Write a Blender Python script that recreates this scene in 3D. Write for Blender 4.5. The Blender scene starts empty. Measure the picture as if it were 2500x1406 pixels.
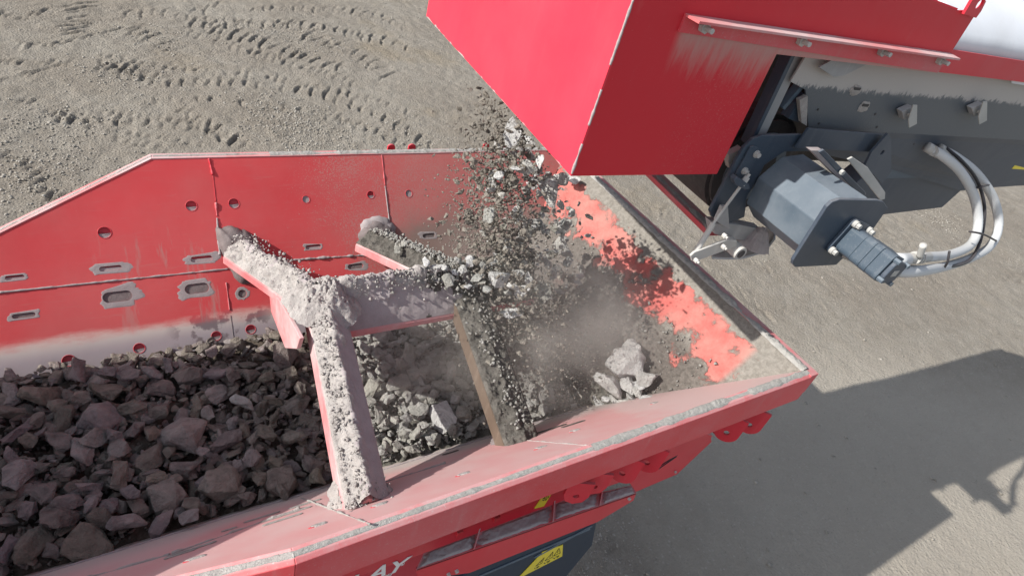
import bpy, bmesh, math, random
import numpy as np
from mathutils import Vector, Matrix, noise
random.seed(7); np.random.seed(7)
S = bpy.context.scene
COL = S.collection
# ------------------------------------------------------------------ camera
F = 1492.4456
RX = np.array([[0.84047755, -0.13468741, 0.52483977],      # world X seen in camera axes (right, down, forward)
               [-0.4819833, -0.62839276, 0.61058549],
               [0.24756734, -0.7661474, -0.59306709]])
CP = np.array([0.0, 0.0, 5.2])
cam = bpy.data.cameras.new('camera'); camo = bpy.data.objects.new('camera', cam); COL.objects.link(camo)
r_, u_, b_ = RX[:, 0], -RX[:, 1], -RX[:, 2]
camo.matrix_world = Matrix(((r_[0], u_[0], b_[0], CP[0]), (r_[1], u_[1], b_[1], CP[1]), (r_[2], u_[2], b_[2], CP[2]), (0, 0, 0, 1)))
cam.sensor_width = 36; cam.lens = 36*F/2500; cam.clip_start = .02; cam.clip_end = 2000
S.camera = camo
# ------------------------------------------------------------------ light
SD = Vector((-1.52, .215, 1.0)).normalized()                # towards the sun
W = bpy.data.worlds.new('World'); S.world = W; W.use_nodes = True
nt = W.node_tree; bg = nt.nodes['Background']
sky = nt.nodes.new('ShaderNodeTexSky'); sky.sky_type = 'NISHITA'; sky.sun_disc = False
sky.sun_elevation = math.asin(SD.z); sky.sun_rotation = math.atan2(SD.x, SD.y)
hs = nt.nodes.new('ShaderNodeHueSaturation'); hs.inputs['Saturation'].default_value = .5; nt.links.new(sky.outputs[0], hs.inputs['Color']); nt.links.new(hs.outputs[0], bg.inputs[0]); bg.inputs[1].default_value = .135
sun = bpy.data.lights.new('sun', 'SUN'); sun.energy = 5; sun.angle = math.radians(.5); sun.color = (1, .95, .87)
suno = bpy.data.objects.new('sun', sun); COL.objects.link(suno); suno.rotation_euler = SD.to_track_quat('Z', 'Y').to_euler()
S.view_settings.view_transform = 'Standard'; S.view_settings.look = 'None'; S.view_settings.gamma = 1; S.view_settings.exposure = 0.48
S.render.engine = 'CYCLES'
# ------------------------------------------------------------------ helpers: pixels of the photo to points on real planes
def ray(u, v): return RX @ np.array([u-1250, v-703, F])
def onplane(u, v, p, n):
    d = ray(u, v); n = np.array(n, float); t = ((np.array(p, float)-CP) @ n)/(d @ n); return Vector(CP+d*t)
def onz(u, v, z): return onplane(u, v, (0, 0, z), (0, 0, 1))
def ony(u, v, y): return onplane(u, v, (0, y, 0), (0, 1, 0))
def onx(u, v, x): return onplane(u, v, (x, 0, 0), (1, 0, 0))
def depth(p): return (RX.T @ (np.array(p)-CP))[2]
def px(p, n): return n*depth(p)/F                          # size in metres of n photo pixels at p
# conveyor frame
A4 = math.radians(-4)
CO = Vector((1.4, 1.5, 0)); CU = Vector((math.cos(A4), math.sin(A4), 0)); CV = Vector((-math.sin(A4), math.cos(A4), 0))
def cv(u, v, z): return CO+CU*u+CV*v+Vector((0, 0, z))
def onv(x, y, v): return onplane(x, y, CO+CV*v, CV)
def uz(p): d = p-CO; return d.dot(CU), p.z

def finish(o, m, parent=None, **kw):
    if m is not None: o.data.materials.clear(); o.data.materials.append(m)
    COL.objects.link(o)
    if parent is not None: setpar(o, parent)
    for k, v in kw.items(): o[k] = v
    return o
def wloc(o):
    p = o; t = Vector((0, 0, 0))
    while p: t = t+p.location; p = p.parent
    return t
def setpar(o, parent):
    o.parent = parent; o.location = o.location-wloc(parent)      # all parents are unrotated
def empty(name, loc, **kw):
    o = bpy.data.objects.new(name, None); COL.objects.link(o); o.location = loc
    for k, v in kw.items(): o[k] = v
    return o
def mesh(name, vs, fs, m, parent=None, smooth=False, bevel=0, **kw):
    """vs in world coordinates; the object's origin is put at their centre"""
    c = Vector((0, 0, 0))
    for v in vs: c += Vector(v)
    c /= len(vs)
    me = bpy.data.meshes.new(name); me.from_pydata([Vector(v)-c for v in vs], [], fs)
    bm = bmesh.new(); bm.from_mesh(me); bmesh.ops.recalc_face_normals(bm, faces=bm.faces); bm.to_mesh(me); bm.free()
    if smooth:
        for p in me.polygons: p.use_smooth = True
    o = bpy.data.objects.new(name, me); o.location = c
    if bevel:
        b = o.modifiers.new('b', 'BEVEL'); b.width = bevel; b.segments = 2; b.limit_method = 'ANGLE'
    return finish(o, m, parent, **kw)
class MB:
    def __init__(s): s.v = []; s.f = []
    def add(s, vs, fs):
        n = len(s.v); s.v += [Vector(v) for v in vs]; s.f += [tuple(i+n for i in f) for f in fs]; return s
    def prism(s, pts, off):
        n = len(pts); off = Vector(off); a = [Vector(p) for p in pts]
        return s.add(a+[p+off for p in a], [tuple(range(n)), tuple(range(2*n-1, n-1, -1))]+[(i, (i+1) % n, n+(i+1) % n, n+i) for i in range(n)])
    def box(s, c, ax, ay, az):
        c = Vector(c); ax = Vector(ax); ay = Vector(ay); az = Vector(az)
        return s.prism([c-ax-ay-az, c+ax-ay-az, c+ax+ay-az, c-ax+ay-az], az*2)
    def cyl(s, a, b, r, n=20, r2=None):
        a = Vector(a); b = Vector(b); d = (b-a).normalized(); x = d.orthogonal().normalized(); y = d.cross(x); r2 = r if r2 is None else r2
        vs = [a+(x*math.cos(t)+y*math.sin(t))*r for t in [2*math.pi*i/n for i in range(n)]]+[b+(x*math.cos(t)+y*math.sin(t))*r2 for t in [2*math.pi*i/n for i in range(n)]]
        return s.add(vs, [tuple(range(n-1, -1, -1)), tuple(range(n, 2*n))]+[(i, (i+1) % n, n+(i+1) % n, n+i) for i in range(n)])
    def tube(s, pts, rs, n=10):
        pts = [Vector(p) for p in pts]; k = len(s.v); m = len(pts); up = Vector((.1, .2, 1)).normalized()
        for i, p in enumerate(pts):
            d = (pts[min(i+1, m-1)]-pts[max(i-1, 0)]).normalized(); x = d.cross(up).normalized(); y = d.cross(x)
            r = rs[i] if hasattr(rs, '__len__') else rs
            s.v += [p+(x*math.cos(t)+y*math.sin(t))*r for t in [2*math.pi*j/n for j in range(n)]]
        for i in range(m-1):
            s.f += [(k+i*n+j, k+i*n+(j+1) % n, k+(i+1)*n+(j+1) % n, k+(i+1)*n+j) for j in range(n)]
        s.f += [tuple(k+j for j in range(n-1, -1, -1)), tuple(k+(m-1)*n+j for j in range(n))]
        return s
    def build(s, name, m, parent=None, **kw): return mesh(name, s.v, s.f, m, parent, **kw)
def spline(P, n=8):
    P = [Vector(p) for p in P]; Q = [P[0]*2-P[1]]+P+[P[-1]*2-P[-2]]; out = []
    for i in range(1, len(Q)-2):
        a, b, c, d = Q[i-1:i+3]
        for k in range(n):
            t = k/n; out.append(.5*((2*b)+(c-a)*t+(2*a-5*b+4*c-d)*t*t+(3*b-a-3*c+d)*t**3))
    return out+[P[-1]]
def plate(name, outer, holes, t, o0, ax, ay, m, parent=None, bev=0, **kw):
    """flat plate with holes; 2D outline in the frame (o0; ax, ay); thickness t going back from the face"""
    ax = Vector(ax); ay = Vector(ay); n = ax.cross(ay)
    cu = bpy.data.curves.new(name, 'CURVE'); cu.dimensions = '2D'; cu.fill_mode = 'BOTH'; cu.extrude = t/2
    for L in [outer]+holes:
        sp = cu.splines.new('POLY'); sp.points.add(len(L)-1); sp.use_cyclic_u = True
        for q, p in zip(sp.points, L): q.co = (p[0], p[1], 0, 1)
    co = bpy.data.objects.new('tmp', cu); COL.objects.link(co)
    dg = bpy.context.evaluated_depsgraph_get(); dg.update()
    me = bpy.data.meshes.new_from_object(co.evaluated_get(dg)); bpy.data.objects.remove(co); bpy.data.curves.remove(cu)
    M = Matrix((ax, ay, n)).transposed()
    vs = [Vector(o0)+M @ Vector((v.co.x, v.co.y, v.co.z-t/2)) for v in me.vertices]
    fs = [tuple(p.vertices) for p in me.polygons]; bpy.data.meshes.remove(me)
    return mesh(name, vs, fs, m, parent, **kw)
def circ(c, r, n=24, ry=None):
    ry = ry or r; return [(c[0]+r*math.cos(2*math.pi*i/n), c[1]+ry*math.sin(2*math.pi*i/n)) for i in range(n)]
def fbm(p, o=4): return noise.fractal(Vector(p), 1.0, 2.0, o)
def grid(fn, nu, nv):
    vs = [fn(i/nu, j/nv) for i in range(nu+1) for j in range(nv+1)]
    return vs, [(i*(nv+1)+j, i*(nv+1)+j+1, (i+1)*(nv+1)+j+1, (i+1)*(nv+1)+j) for i in range(nu) for j in range(nv)]
# ------------------------------------------------------------------ materials
class NT:
    def __init__(s, name):
        s.m = bpy.data.materials.new(name); s.m.use_nodes = True; s.t = s.m.node_tree; s.b = s.t.nodes['Principled BSDF']
        s.geo = s.t.nodes.new('ShaderNodeNewGeometry'); s.tc = s.t.nodes.new('ShaderNodeTexCoord'); s.pos = s.geo.outputs['Position']; s.obj = s.tc.outputs['Object']
        sp = s.t.nodes.new('ShaderNodeSeparateXYZ'); s.t.links.new(s.pos, sp.inputs[0]); s.x, s.y, s.z = sp.outputs
        sn = s.t.nodes.new('ShaderNodeSeparateXYZ'); s.t.links.new(s.geo.outputs['Normal'], sn.inputs[0]); s.nz = sn.outputs[2]
    def put(s, i, v):
        if isinstance(v, bpy.types.NodeSocket): s.t.links.new(v, i)
        elif isinstance(v, tuple) and len(v) == 3 and i.type == 'RGBA': i.default_value = (*v, 1)
        else: i.default_value = v
    def noise(s, sc, det=5, ro=.6, co=None, dist=0, st=None):
        n = s.t.nodes.new('ShaderNodeTexNoise'); c = co or s.pos
        if st:
            mp = s.t.nodes.new('ShaderNodeMapping'); mp.inputs['Scale'].default_value = st; s.t.links.new(c, mp.inputs[0]); c = mp.outputs[0]
        s.t.links.new(c, n.inputs['Vector']); n.inputs['Scale'].default_value = sc; n.inputs['Detail'].default_value = det; n.inputs['Roughness'].default_value = ro; n.inputs['Distortion'].default_value = dist
        return n.outputs[0]
    def vor(s, sc, out='Distance', co=None):
        n = s.t.nodes.new('ShaderNodeTexVoronoi'); s.t.links.new(co or s.pos, n.inputs['Vector']); n.inputs['Scale'].default_value = sc; return n.outputs[out]
    def ma(s, op, a, b=0., clamp=False):
        n = s.t.nodes.new('ShaderNodeMath'); n.operation = op; n.use_clamp = clamp; s.put(n.inputs[0], a); s.put(n.inputs[1], b); return n.outputs[0]
    def step(s, v, lo, hi, a=0., b=1.):
        n = s.t.nodes.new('ShaderNodeMapRange'); n.interpolation_type = 'SMOOTHSTEP'; s.put(n.inputs[0], v)
        for i, q in zip((1, 2, 3, 4), (lo, hi, a, b)): s.put(n.inputs[i], q)
        return n.outputs[0]
    def mix(s, f, a, b):
        n = s.t.nodes.new('ShaderNodeMix'); n.data_type = 'RGBA'; s.put(n.inputs[0], f); s.put(n.inputs[6], a); s.put(n.inputs[7], b); return n.outputs[2]
    def mul(s, a, b): return s.ma('MULTIPLY', a, b)
    def add(s, a, b): return s.ma('ADD', a, b)
    def mx(s, a, b): return s.ma('MAXIMUM', a, b)
    def bump(s, h, st=.5, d=.01, prev=None):
        n = s.t.nodes.new('ShaderNodeBump'); s.put(n.inputs['Height'], h); n.inputs['Strength'].default_value = st; n.inputs['Distance'].default_value = d
        if prev: s.t.links.new(prev, n.inputs['Normal'])
        s.t.links.new(n.outputs[0], s.b.inputs['Normal']); return n.outputs[0]
    def done(s, col, rough=.6, spec=.3, metal=0.):
        s.put(s.b.inputs['Base Color'], col); s.put(s.b.inputs['Roughness'], rough); s.put(s.b.inputs['Specular IOR Level'], spec); s.put(s.b.inputs['Metallic'], metal); return s.m
RED = (.56, .013, .034); DUST = (.40, .35, .35); DUSTL = (.56, .52, .51); BLUE = (.02, .04, .07)
def painted(name, paint, dust=DUST, film=.1, up=.5, speck=.3, rough=.38, sc=1., streak=.25):
    """gloss paint with a dust film, more on upward faces, speckles and rain streaks"""
    n = NT(name)
    big = n.noise(2.1*sc, 6, .65); fine = n.noise(140, 3, .7); st = n.noise(1, 5, .6, st=(26, 26, 2.2))
    f = n.add(n.mul(n.step(big, .3, .75), film*1.3), film*.5)
    f = n.add(f, n.mul(n.mul(n.step(n.nz, .35, .98), up), n.step(n.noise(9, 6, .7), .25, .6, .4, 1.)))
    f = n.add(f, n.mul(n.step(fine, .62-.06*speck, .72), speck*.8))
    f = n.add(f, n.mul(n.step(st, .52, .8), streak))
    f = n.ma('MINIMUM', f, .96)
    shade = n.mix(n.step(n.noise(.9, 3), .3, .7), paint, tuple(c*.86 for c in paint))
    n.bump(n.add(n.mul(fine, .02), n.add(n.mul(n.noise(30, 3), .05), n.noise(3.2, 2))), .22, .02)
    return n.done(n.mix(f, shade, dust), n.step(f, 0, .6, rough, .92), .28)
def dusty(name, c1, c2, sc=12, bump=.6, bd=.012):
    n = NT(name); a = n.noise(sc, 8, .7); b = n.noise(sc*9, 4, .7)
    col = n.mix(n.step(a, .3, .7), c1, c2); col = n.mix(n.step(n.noise(sc*22, 2, .6), .62, .72, 0, .55), col, tuple(c*.45 for c in c1))
    n.bump(n.add(a, n.mul(b, .5)), bump, bd); return n.done(col, .95, .1)
M = {}
M['red'] = painted('red_paint', RED, film=.05, up=.22, speck=.1, streak=.05, rough=.42)
M['skirt'] = painted('skirt_red_paint', (.6, .02, .035), dust=(.48, .40, .40), film=.16, up=.5, speck=.5, streak=.12, rough=.55)
M['red_clean'] = painted('hood_red_paint', (.66, .026, .058), film=.03, up=.25, speck=.06, streak=.02, rough=.5)
M['red_dusty'] = painted('dusty_red_paint', RED, film=.22, up=.45, speck=.5, streak=.15)
M['red_light'] = painted('pink_dusty_red_paint', (.55, .012, .025), dust=(.5, .43, .43), film=.5, up=.15, speck=.3, streak=.1, rough=.6)
M['blue'] = painted('dark_blue_paint', BLUE, dust=(.3, .3, .31), film=.1, up=.3, speck=.2, streak=.12, rough=.4)
M['navy'] = painted('navy_tank_paint', (.008, .026, .055), dust=(.2, .23, .27), film=.01, up=.05, speck=.08, streak=.04, rough=.5)
M['motor'] = painted('motor_paint', (.03, .055, .085), dust=(.3, .32, .34), film=.12, up=.15, speck=.4, streak=.3, rough=.4)
M['bluelite'] = painted('blue_grey_dusty_paint', (.04, .07, .105), dust=(.3, .33, .36), film=.22, up=.3, speck=.2, streak=.05, rough=.45)
M['steel'] = painted('zinc_steel', (.3, .31, .31), dust=(.5, .49, .47), film=.4, up=.4, speck=.3, rough=.5)
M['tan'] = painted('worn_tan_steel', (.07, .045, .03), dust=(.19, .15, .12), film=.4, up=.2, speck=.3, streak=.4, rough=.6)
M['strut'] = painted('grey_strut_steel', (.2, .21, .22), dust=(.42, .42, .43), film=.5, up=.4, speck=.2, rough=.6)
M['white'] = painted('white_canopy', (.72, .76, .83), dust=(.55, .56, .58), film=.3, up=.1, speck=.2, rough=.5)
M['rubber'] = painted('black_rubber', (.012, .012, .014), dust=(.2, .19, .19), film=.2, up=.3, speck=.3, streak=.3, rough=.8)
M['hose'] = painted('pale_hose', (.52, .55, .58), dust=(.5, .5, .5), film=.3, up=.2, speck=.1, rough=.55)
M['dark'] = painted('black_plastic', (.01, .012, .018), film=.05, up=.1, speck=.05, rough=.5)
M['yellow'] = painted('yellow_sticker', (.75, .62, .02), film=.06, up=.05, speck=.1)
M['ink'] = painted('black_ink', (.02, .02, .02), film=.02, up=0., speck=0.)
M['letter'] = painted('white_lettering', (.75, .76, .78), film=.03, up=0., speck=.05)
M['crust'] = dusty('pale_stone_dust', (.33, .31, .30), (.46, .435, .42), 14, .9, .02)
M['lav'] = dusty('mauve_grey_dust', (.28, .25, .255), (.335, .305, .31), 10, .35, .006)
M['rimdust'] = dusty('grey_rim_dust', (.3, .3, .285), (.42, .41, .395), 30, .9, .012)
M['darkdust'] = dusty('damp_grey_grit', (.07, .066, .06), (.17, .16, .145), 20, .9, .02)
M['pocket'] = dusty('grey_dust_pocket', (.14, .12, .12), (.2, .175, .175), 25, .5, .01)
M['fines_b'] = dusty('brown_stone_fines', (.08, .066, .052), (.19, .155, .13), 30, 1., .03)
M['fines_g'] = dusty('grey_stone_fines', (.13, .127, .112), (.28, .27, .24), 30, 1., .03)
def rockmat(name, cols, dust, dustc=(.33, .31, .29), dk=.6):
    n = NT(name); oi = n.t.nodes.new('ShaderNodeObjectInfo'); r = n.t.nodes.new('ShaderNodeValToRGB'); n.t.links.new(n.ma('FRACT', n.add(oi.outputs['Random'], n.geo.outputs['Random Per Island'])), r.inputs[0])
    r.color_ramp.interpolation = 'LINEAR'
    while len(r.color_ramp.elements) < len(cols): r.color_ramp.elements.new(.5)
    for i, c in enumerate(cols): r.color_ramp.elements[i].position = i/(len(cols)-1); r.color_ramp.elements[i].color = (*c, 1)
    a = n.noise(16, 8, .72); b = n.noise(90, 4, .7); w = n.step(n.noise(7, 5, .6, dist=.6), .55, .75)
    pt = n.geo.outputs['Pointiness']
    col = n.mix(n.step(a, .3, .68), n.mix(dk, r.outputs[0], (.02, .017, .015)), r.outputs[0])
    col = n.mix(n.mul(w, .35), col, tuple(min(1, c*2.1+.03) for c in cols[0]))
    col = n.mix(n.mul(n.step(b, .6, .72), .5), col, dustc)
    col = n.mix(n.mul(n.step(n.add(pt, n.mul(n.ma('SUBTRACT', a, .5), .15)), .52, .6), .45), col, dustc)
    col = n.mix(n.mul(n.step(n.add(n.mul(a, .9), n.mul(n.nz, .3)), .4, .85), dust), col, dustc)
    n.bump(n.add(a, n.mul(b, .45)), 1., .035); return n.done(col, .72, .4)
M['rock_b'] = rockmat('dark_brown_stone', [(.24, .21, .195), (.21, .19, .155), (.31, .265, .29), (.15, .135, .11), (.29, .265, .21), (.42, .39, .39), (.24, .185, .2), (.27, .245, .19)], .3, (.27, .235, .205))
M['rock_g'] = rockmat('grey_stone', [(.48, .49, .48), (.4, .4, .34), (.55, .56, .55), (.33, .325, .28), (.5, .5, .46)], .35, (.42, .41, .39))
M['rock_l'] = rockmat('pale_grey_stone', [(.62, .63, .64), (.48, .48, .46), (.66, .67, .68), (.4, .39, .35)], .3, (.66, .65, .63), dk=.35)
M['grit'] = rockmat('brown_grey_grit', [(.13, .115, .095), (.24, .22, .19)], .3, (.34, .31, .27), dk=.3)
# far wall: red, worn bright steel at the bottom, speckle and dark dust towards the falling stone
def wallmat(name, far):
    n = NT(name); red = n.mix(n.step(n.noise(1.2, 4), .3, .7), (.58, .028, .04), (.5, .018, .028))
    rag = n.noise(5, 7, .7, st=(.6, 3, 1)); fine = n.noise(120, 4, .75); fine2 = n.noise(70, 3, .8)
    if far:
        hgt = n.add(n.z, n.mul(n.ma('SUBTRACT', rag, .5), .10))
        worn = n.step(hgt, 2.645, 2.575)
        wornc = n.mix(n.step(n.z, 2.53, 2.63), (.3, .265, .285), (.55, .5, .45))
        stain = n.mul(n.mul(n.step(n.x, .1, .25), n.step(n.x, .75, .6)), n.step(n.noise(6, 6, .6), .5, .56))
        wornc = n.mix(stain, wornc, (.16, .13, .14))
        sp = n.step(n.x, .45, 1.5); sp = n.mul(sp, n.step(n.noise(2.5, 4), .3, .6, .55, 1.))
        thr = n.step(sp, 0, 1, .68, .47); speck = n.step(n.ma('SUBTRACT', fine, thr), -.02, .05)
        st = n.noise(1, 6, .65, st=(11, 1.6, 1.6)); stk = n.mul(n.mul(n.step(st, .5, .68), n.mul(n.step(n.x, -.4, .1), n.step(n.x, .62, .45))), n.step(n.z, 3.15, 2.95))
        film = n.add(.12, n.mul(n.step(n.noise(1.6, 5), .35, .7), .14)); film = n.add(film, n.mul(n.step(n.x, .9, 2.), .3)); scr = n.noise(1, 6, .7, st=(5, 60, 60)); film = n.add(film, n.mul(n.step(scr, .55, .8), .18)); film = n.mx(film, n.mul(n.step(n.noise(1, 7, .75, st=(30, 6, 6)), .6, .8), .4))
        f = n.mx(n.mx(film, n.mul(speck, .62)), n.mul(stk, .6))
        col = n.mix(f, red, (.33, .26, .235))
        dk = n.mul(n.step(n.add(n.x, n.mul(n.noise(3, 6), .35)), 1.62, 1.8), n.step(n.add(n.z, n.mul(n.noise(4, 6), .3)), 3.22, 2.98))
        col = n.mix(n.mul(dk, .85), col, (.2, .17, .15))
        col = n.mix(worn, col, wornc)
    else:                                                     # near wall and end wall
        nearw = n.step(n.y, 1.75, 1.6)
        hz = n.add(n.z, n.mul(n.ma('SUBTRACT', rag, .5), .1))
        low = n.mul(n.step(hz, 2.78, 2.6), .9)
        film = n.add(n.mul(n.step(n.noise(2.2, 6), .3, .7), .25), .58)
        film = n.mx(film, n.mul(n.step(fine, .6, .7), .6))
        rt = n.mul(n.step(n.add(n.x, n.mul(n.noise(2.6, 5), .9)), 1.95, 2.7), .85)
        col = n.mix(n.mx(film, n.mul(rt, nearw)), (.55, .014, .03), (.5, .43, .42)); col = n.mix(low, col, (.42, .385, .365))
    n.bump(n.add(n.mul(fine, .3), n.noise(18, 5)), .12, .006)
    return n.done(col, .62, .35)
M['wall_far'] = wallmat('far_wall_worn_red', True)
M['wall_near'] = wallmat('near_wall_dusty_red', False)
def endmat():
    n = NT('end_wall_caked_red'); a = n.noise(3.2, 8, .62, dist=.3); b = n.noise(40, 5, .7)
    bd = n.mul(n.step(n.add(n.x, n.mul(n.ma('SUBTRACT', a, .5), .5)), 2.73, 2.75), n.step(n.add(n.x, n.mul(n.ma('SUBTRACT', n.noise(6, 9, .65), .5), .2)), 2.925, 2.912))
    bare = n.mul(n.mul(bd, n.step(n.y, 1.2, 1.26)), n.step(n.noise(3.1, 9, .66, dist=.3), .59, .52))
    blot = n.mul(n.step(n.noise(2.6, 7, .7), .6, .64), n.step(n.x, 2.5, 2.65)); bare = n.mx(bare, n.mul(blot, .55)); bare = n.mul(bare, n.step(n.x, 2.945, 2.93)); bare = n.mul(bare, .92)
    n.bump(n.add(n.mul(n.ma('SUBTRACT', 1., bare), n.noise(14, 6, .7)), n.mul(b, .3)), .8, .025)
    low_shade = n.step(n.add(n.x, n.mul(n.ma('SUBTRACT', n.noise(5, 7, .65), .5), .2)), 2.80, 2.74); low_shade = n.mul(low_shade, n.step(n.add(n.y, n.mul(a, .2)), 1.22, 1.35))  # lower end wall darkened: a cast shadow painted into the dirt colour
    dc = n.mix(n.step(b, .3, .7), (.165, .155, .138), (.25, .236, .215)); dc = n.mix(n.mul(low_shade, .8), dc, n.mix(n.step(b, .3, .7), (.075, .066, .06), (.15, .132, .12)))
    return n.done(n.mix(bare, dc, n.mix(n.step(n.noise(5, 6, .6), .3, .7), (.47, .10, .09), (.40, .19, .165))), .85, .2)
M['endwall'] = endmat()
def hoodside():
    n = NT('hood_side_red'); cu = n.add(n.mul(n.ma('SUBTRACT', n.x, 1.4), math.cos(A4)), n.mul(n.ma('SUBTRACT', n.y, 1.5), math.sin(A4)))
    br = n.ma('SUBTRACT', n.add(4.80, n.mul(cu, -.028)), n.z)  # distance below the angle bracket
    st = n.noise(1, 6, .7, st=(40, 40, 5)); fine = n.noise(160, 3, .75)
    f = n.mul(n.step(n.add(br, n.mul(n.ma('SUBTRACT', st, .5), .22)), .17, -.02), n.step(cu, .2, .26)); f = n.mul(f, n.step(br, -.06, -.03))
    g = n.mul(n.mul(n.step(fine, .55, .72), n.step(cu, .2, .5)), .4)
    f = n.mx(n.mx(n.mul(f, .8), n.mul(g, n.step(br, -.06, .0))), .035)
    n.bump(n.add(n.mul(fine, .02), n.noise(2.4, 3)), .35, .03)
    f = n.mx(f, n.mul(n.step(n.noise(1, 7, .75, st=(9, 9, 2)), .55, .8), .16)); f = n.mx(f, n.mul(n.step(n.noise(220, 2, .6), .72, .76), .5))
    return n.done(n.mix(f, (.5, .002, .018), (.36, .25, .23)), .5, .35)
M['hoodside'] = hoodside()
def channel():
    n = NT('channel_blue_with_dust'); st = n.add(n.mul(n.noise(1, 8, .8, st=(14, 14, 9)), .5), n.add(n.mul(n.noise(1, 4, .8, st=(90, 90, 30)), .3), n.mul(n.noise(2.2, 3), .2))); fine = n.noise(90, 4, .75)
    top = n.add(n.z, n.mul(n.ma('SUBTRACT', st, .5), .22))
    cu = n.ma('SUBTRACT', n.x, 2.4); lvl = n.add(4.625, n.mul(cu, .012))
    f = n.step(n.ma('SUBTRACT', top, lvl), -.012, .012); f = n.mx(n.mul(f, .93), n.mul(n.step(fine, .6, .72), .35)); f = n.mx(f, n.mul(n.step(st, .56, .8), .25)); f = n.mx(f, .1)
    n.bump(fine, .2, .006)
    return n.done(n.mix(f, (.03, .048, .07), (.42, .4, .385)), n.step(f, 0, .5, .4, .9), .4)
M['channel'] = channel()
def groundmat():
    n = NT('packed_quarry_dirt'); a = n.noise(.35, 7, .6); b = n.noise(3, 8, .7); c = n.noise(45, 5, .75); v = n.vor(28, 'Color'); vd = n.vor(28)
    col = n.mix(n.step(a, .35, .65), (.305, .272, .23), (.36, .332, .288))
    col = n.mix(n.mul(n.step(b, .35, .7), .5), col, (.23, .2, .165))
    tan = n.mul(n.step(n.noise(.22, 5), .56, .68), .5); col = n.mix(tan, col, (.3, .245, .17))
    sp = n.t.nodes.new('ShaderNodeSeparateColor'); n.t.links.new(v, sp.inputs[0])
    col = n.mix(n.mul(n.mul(n.step(sp.outputs[0], .8, .95), n.step(vd, .45, .3)), .5), col, (.48, .46, .43))
    col = n.mix(n.mul(n.step(c, .3, .7), .45), n.mix(.35, col, (.05, .045, .04)), col)
    pale = n.mul(n.mul(n.step(n.add(n.mul(n.x, .5), n.y), 8.5, 6.), n.step(n.x, 3., 6.)), .6); col = n.mix(pale, col, (.42, .385, .335))
    h = n.add(n.mul(b, 1.), n.add(n.mul(c, .4), n.mul(n.ma('SUBTRACT', .6, vd), .25)))
    n.bump(h, .95, .06); return n.done(col, .95, .1)
M['ground'] = groundmat()
n_ = NT('loose_gravel'); M['gravel'] = n_.done(n_.mix(n_.step(n_.noise(9, 3), .3, .7), (.2, .185, .16), (.36, .34, .31)), .95, .1)

# ------------------------------------------------------------------ ground with tyre tracks
def vnoise(X, Y, sc, seed):
    rs = np.random.RandomState(seed); T = rs.rand(256, 256); x = X*sc; y = Y*sc; xi = np.floor(x).astype(int); yi = np.floor(y).astype(int); fx = x-xi; fy = y-yi
    fx = fx*fx*(3-2*fx); fy = fy*fy*(3-2*fy); g = lambda i, j: T[(xi+i) % 256, (yi+j) % 256]
    return (g(0, 0)*(1-fx)+g(1, 0)*fx)*(1-fy)+(g(0, 1)*(1-fx)+g(1, 1)*fx)*fy-.5
def axis(segs):
    out = []
    for a, b, st in segs: out += list(np.arange(a, b, st))
    return np.array(out+[segs[-1][1]])
gx = axis([(-60, -6, 3), (-6, -2, .2), (-2, 9, .032), (9, 16, .045), (16, 24, .09), (24, 60, 1.5), (60, 400, 20)])
gy = axis([(-40, -4, 3), (-4, 1, .1), (1, 8, .05), (8, 21, .032), (21, 26, .1), (26, 60, 1.5), (60, 400, 20)])
GX, GY = np.meshgrid(gx, gy, indexing='ij')
near = np.clip((60-np.hypot(GX-8, GY-8))/30, 0, 1)
H = .05*vnoise(GX, GY, .45, 1)+.03*vnoise(GX, GY, 1.3, 2)+.016*vnoise(GX, GY, 3.7, 3)+.02*vnoise(GX, GY, 7, 4)+.016*vnoise(GX, GY, 17, 5)*(.4+1.2*np.clip(vnoise(GX, GY, .8, 9)+.3, 0, 1))
H *= near
calm = 1-.75*np.clip((9-(GX*.35+GY))/4, 0, 1)*np.clip((GX-2)/2, 0, 1)
H *= calm
def lug(cx, cy, ang, L, Wd, dep, phase):
    i0, i1 = np.searchsorted(gx, [cx-.45, cx+.45]); j0, j1 = np.searchsorted(gy, [cy-.45, cy+.45])
    if i1-i0 < 3 or j1-j0 < 3: return
    x = GX[i0:i1, j0:j1]-cx; y = GY[i0:i1, j0:j1]-cy; c, s = math.cos(ang), math.sin(ang)
    a = x*c+y*s; b = -x*s+y*c; wv = vnoise(GX[i0:i1, j0:j1], GY[i0:i1, j0:j1], 9, 21); b = b+.12*a*a/L*phase+.05*wv
    along = np.exp(-(a/L)**4)*np.clip(.85+1.*vnoise(GX[i0:i1, j0:j1], GY[i0:i1, j0:j1], 6, 33), .1, 1.4)
    dep = dep*.62; H[i0:i1, j0:j1] += -dep*along*np.exp(-(b/Wd)**2)+dep*.55*along*np.exp(-((b-phase*Wd*1.5)/(Wd*.8))**2)
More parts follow.
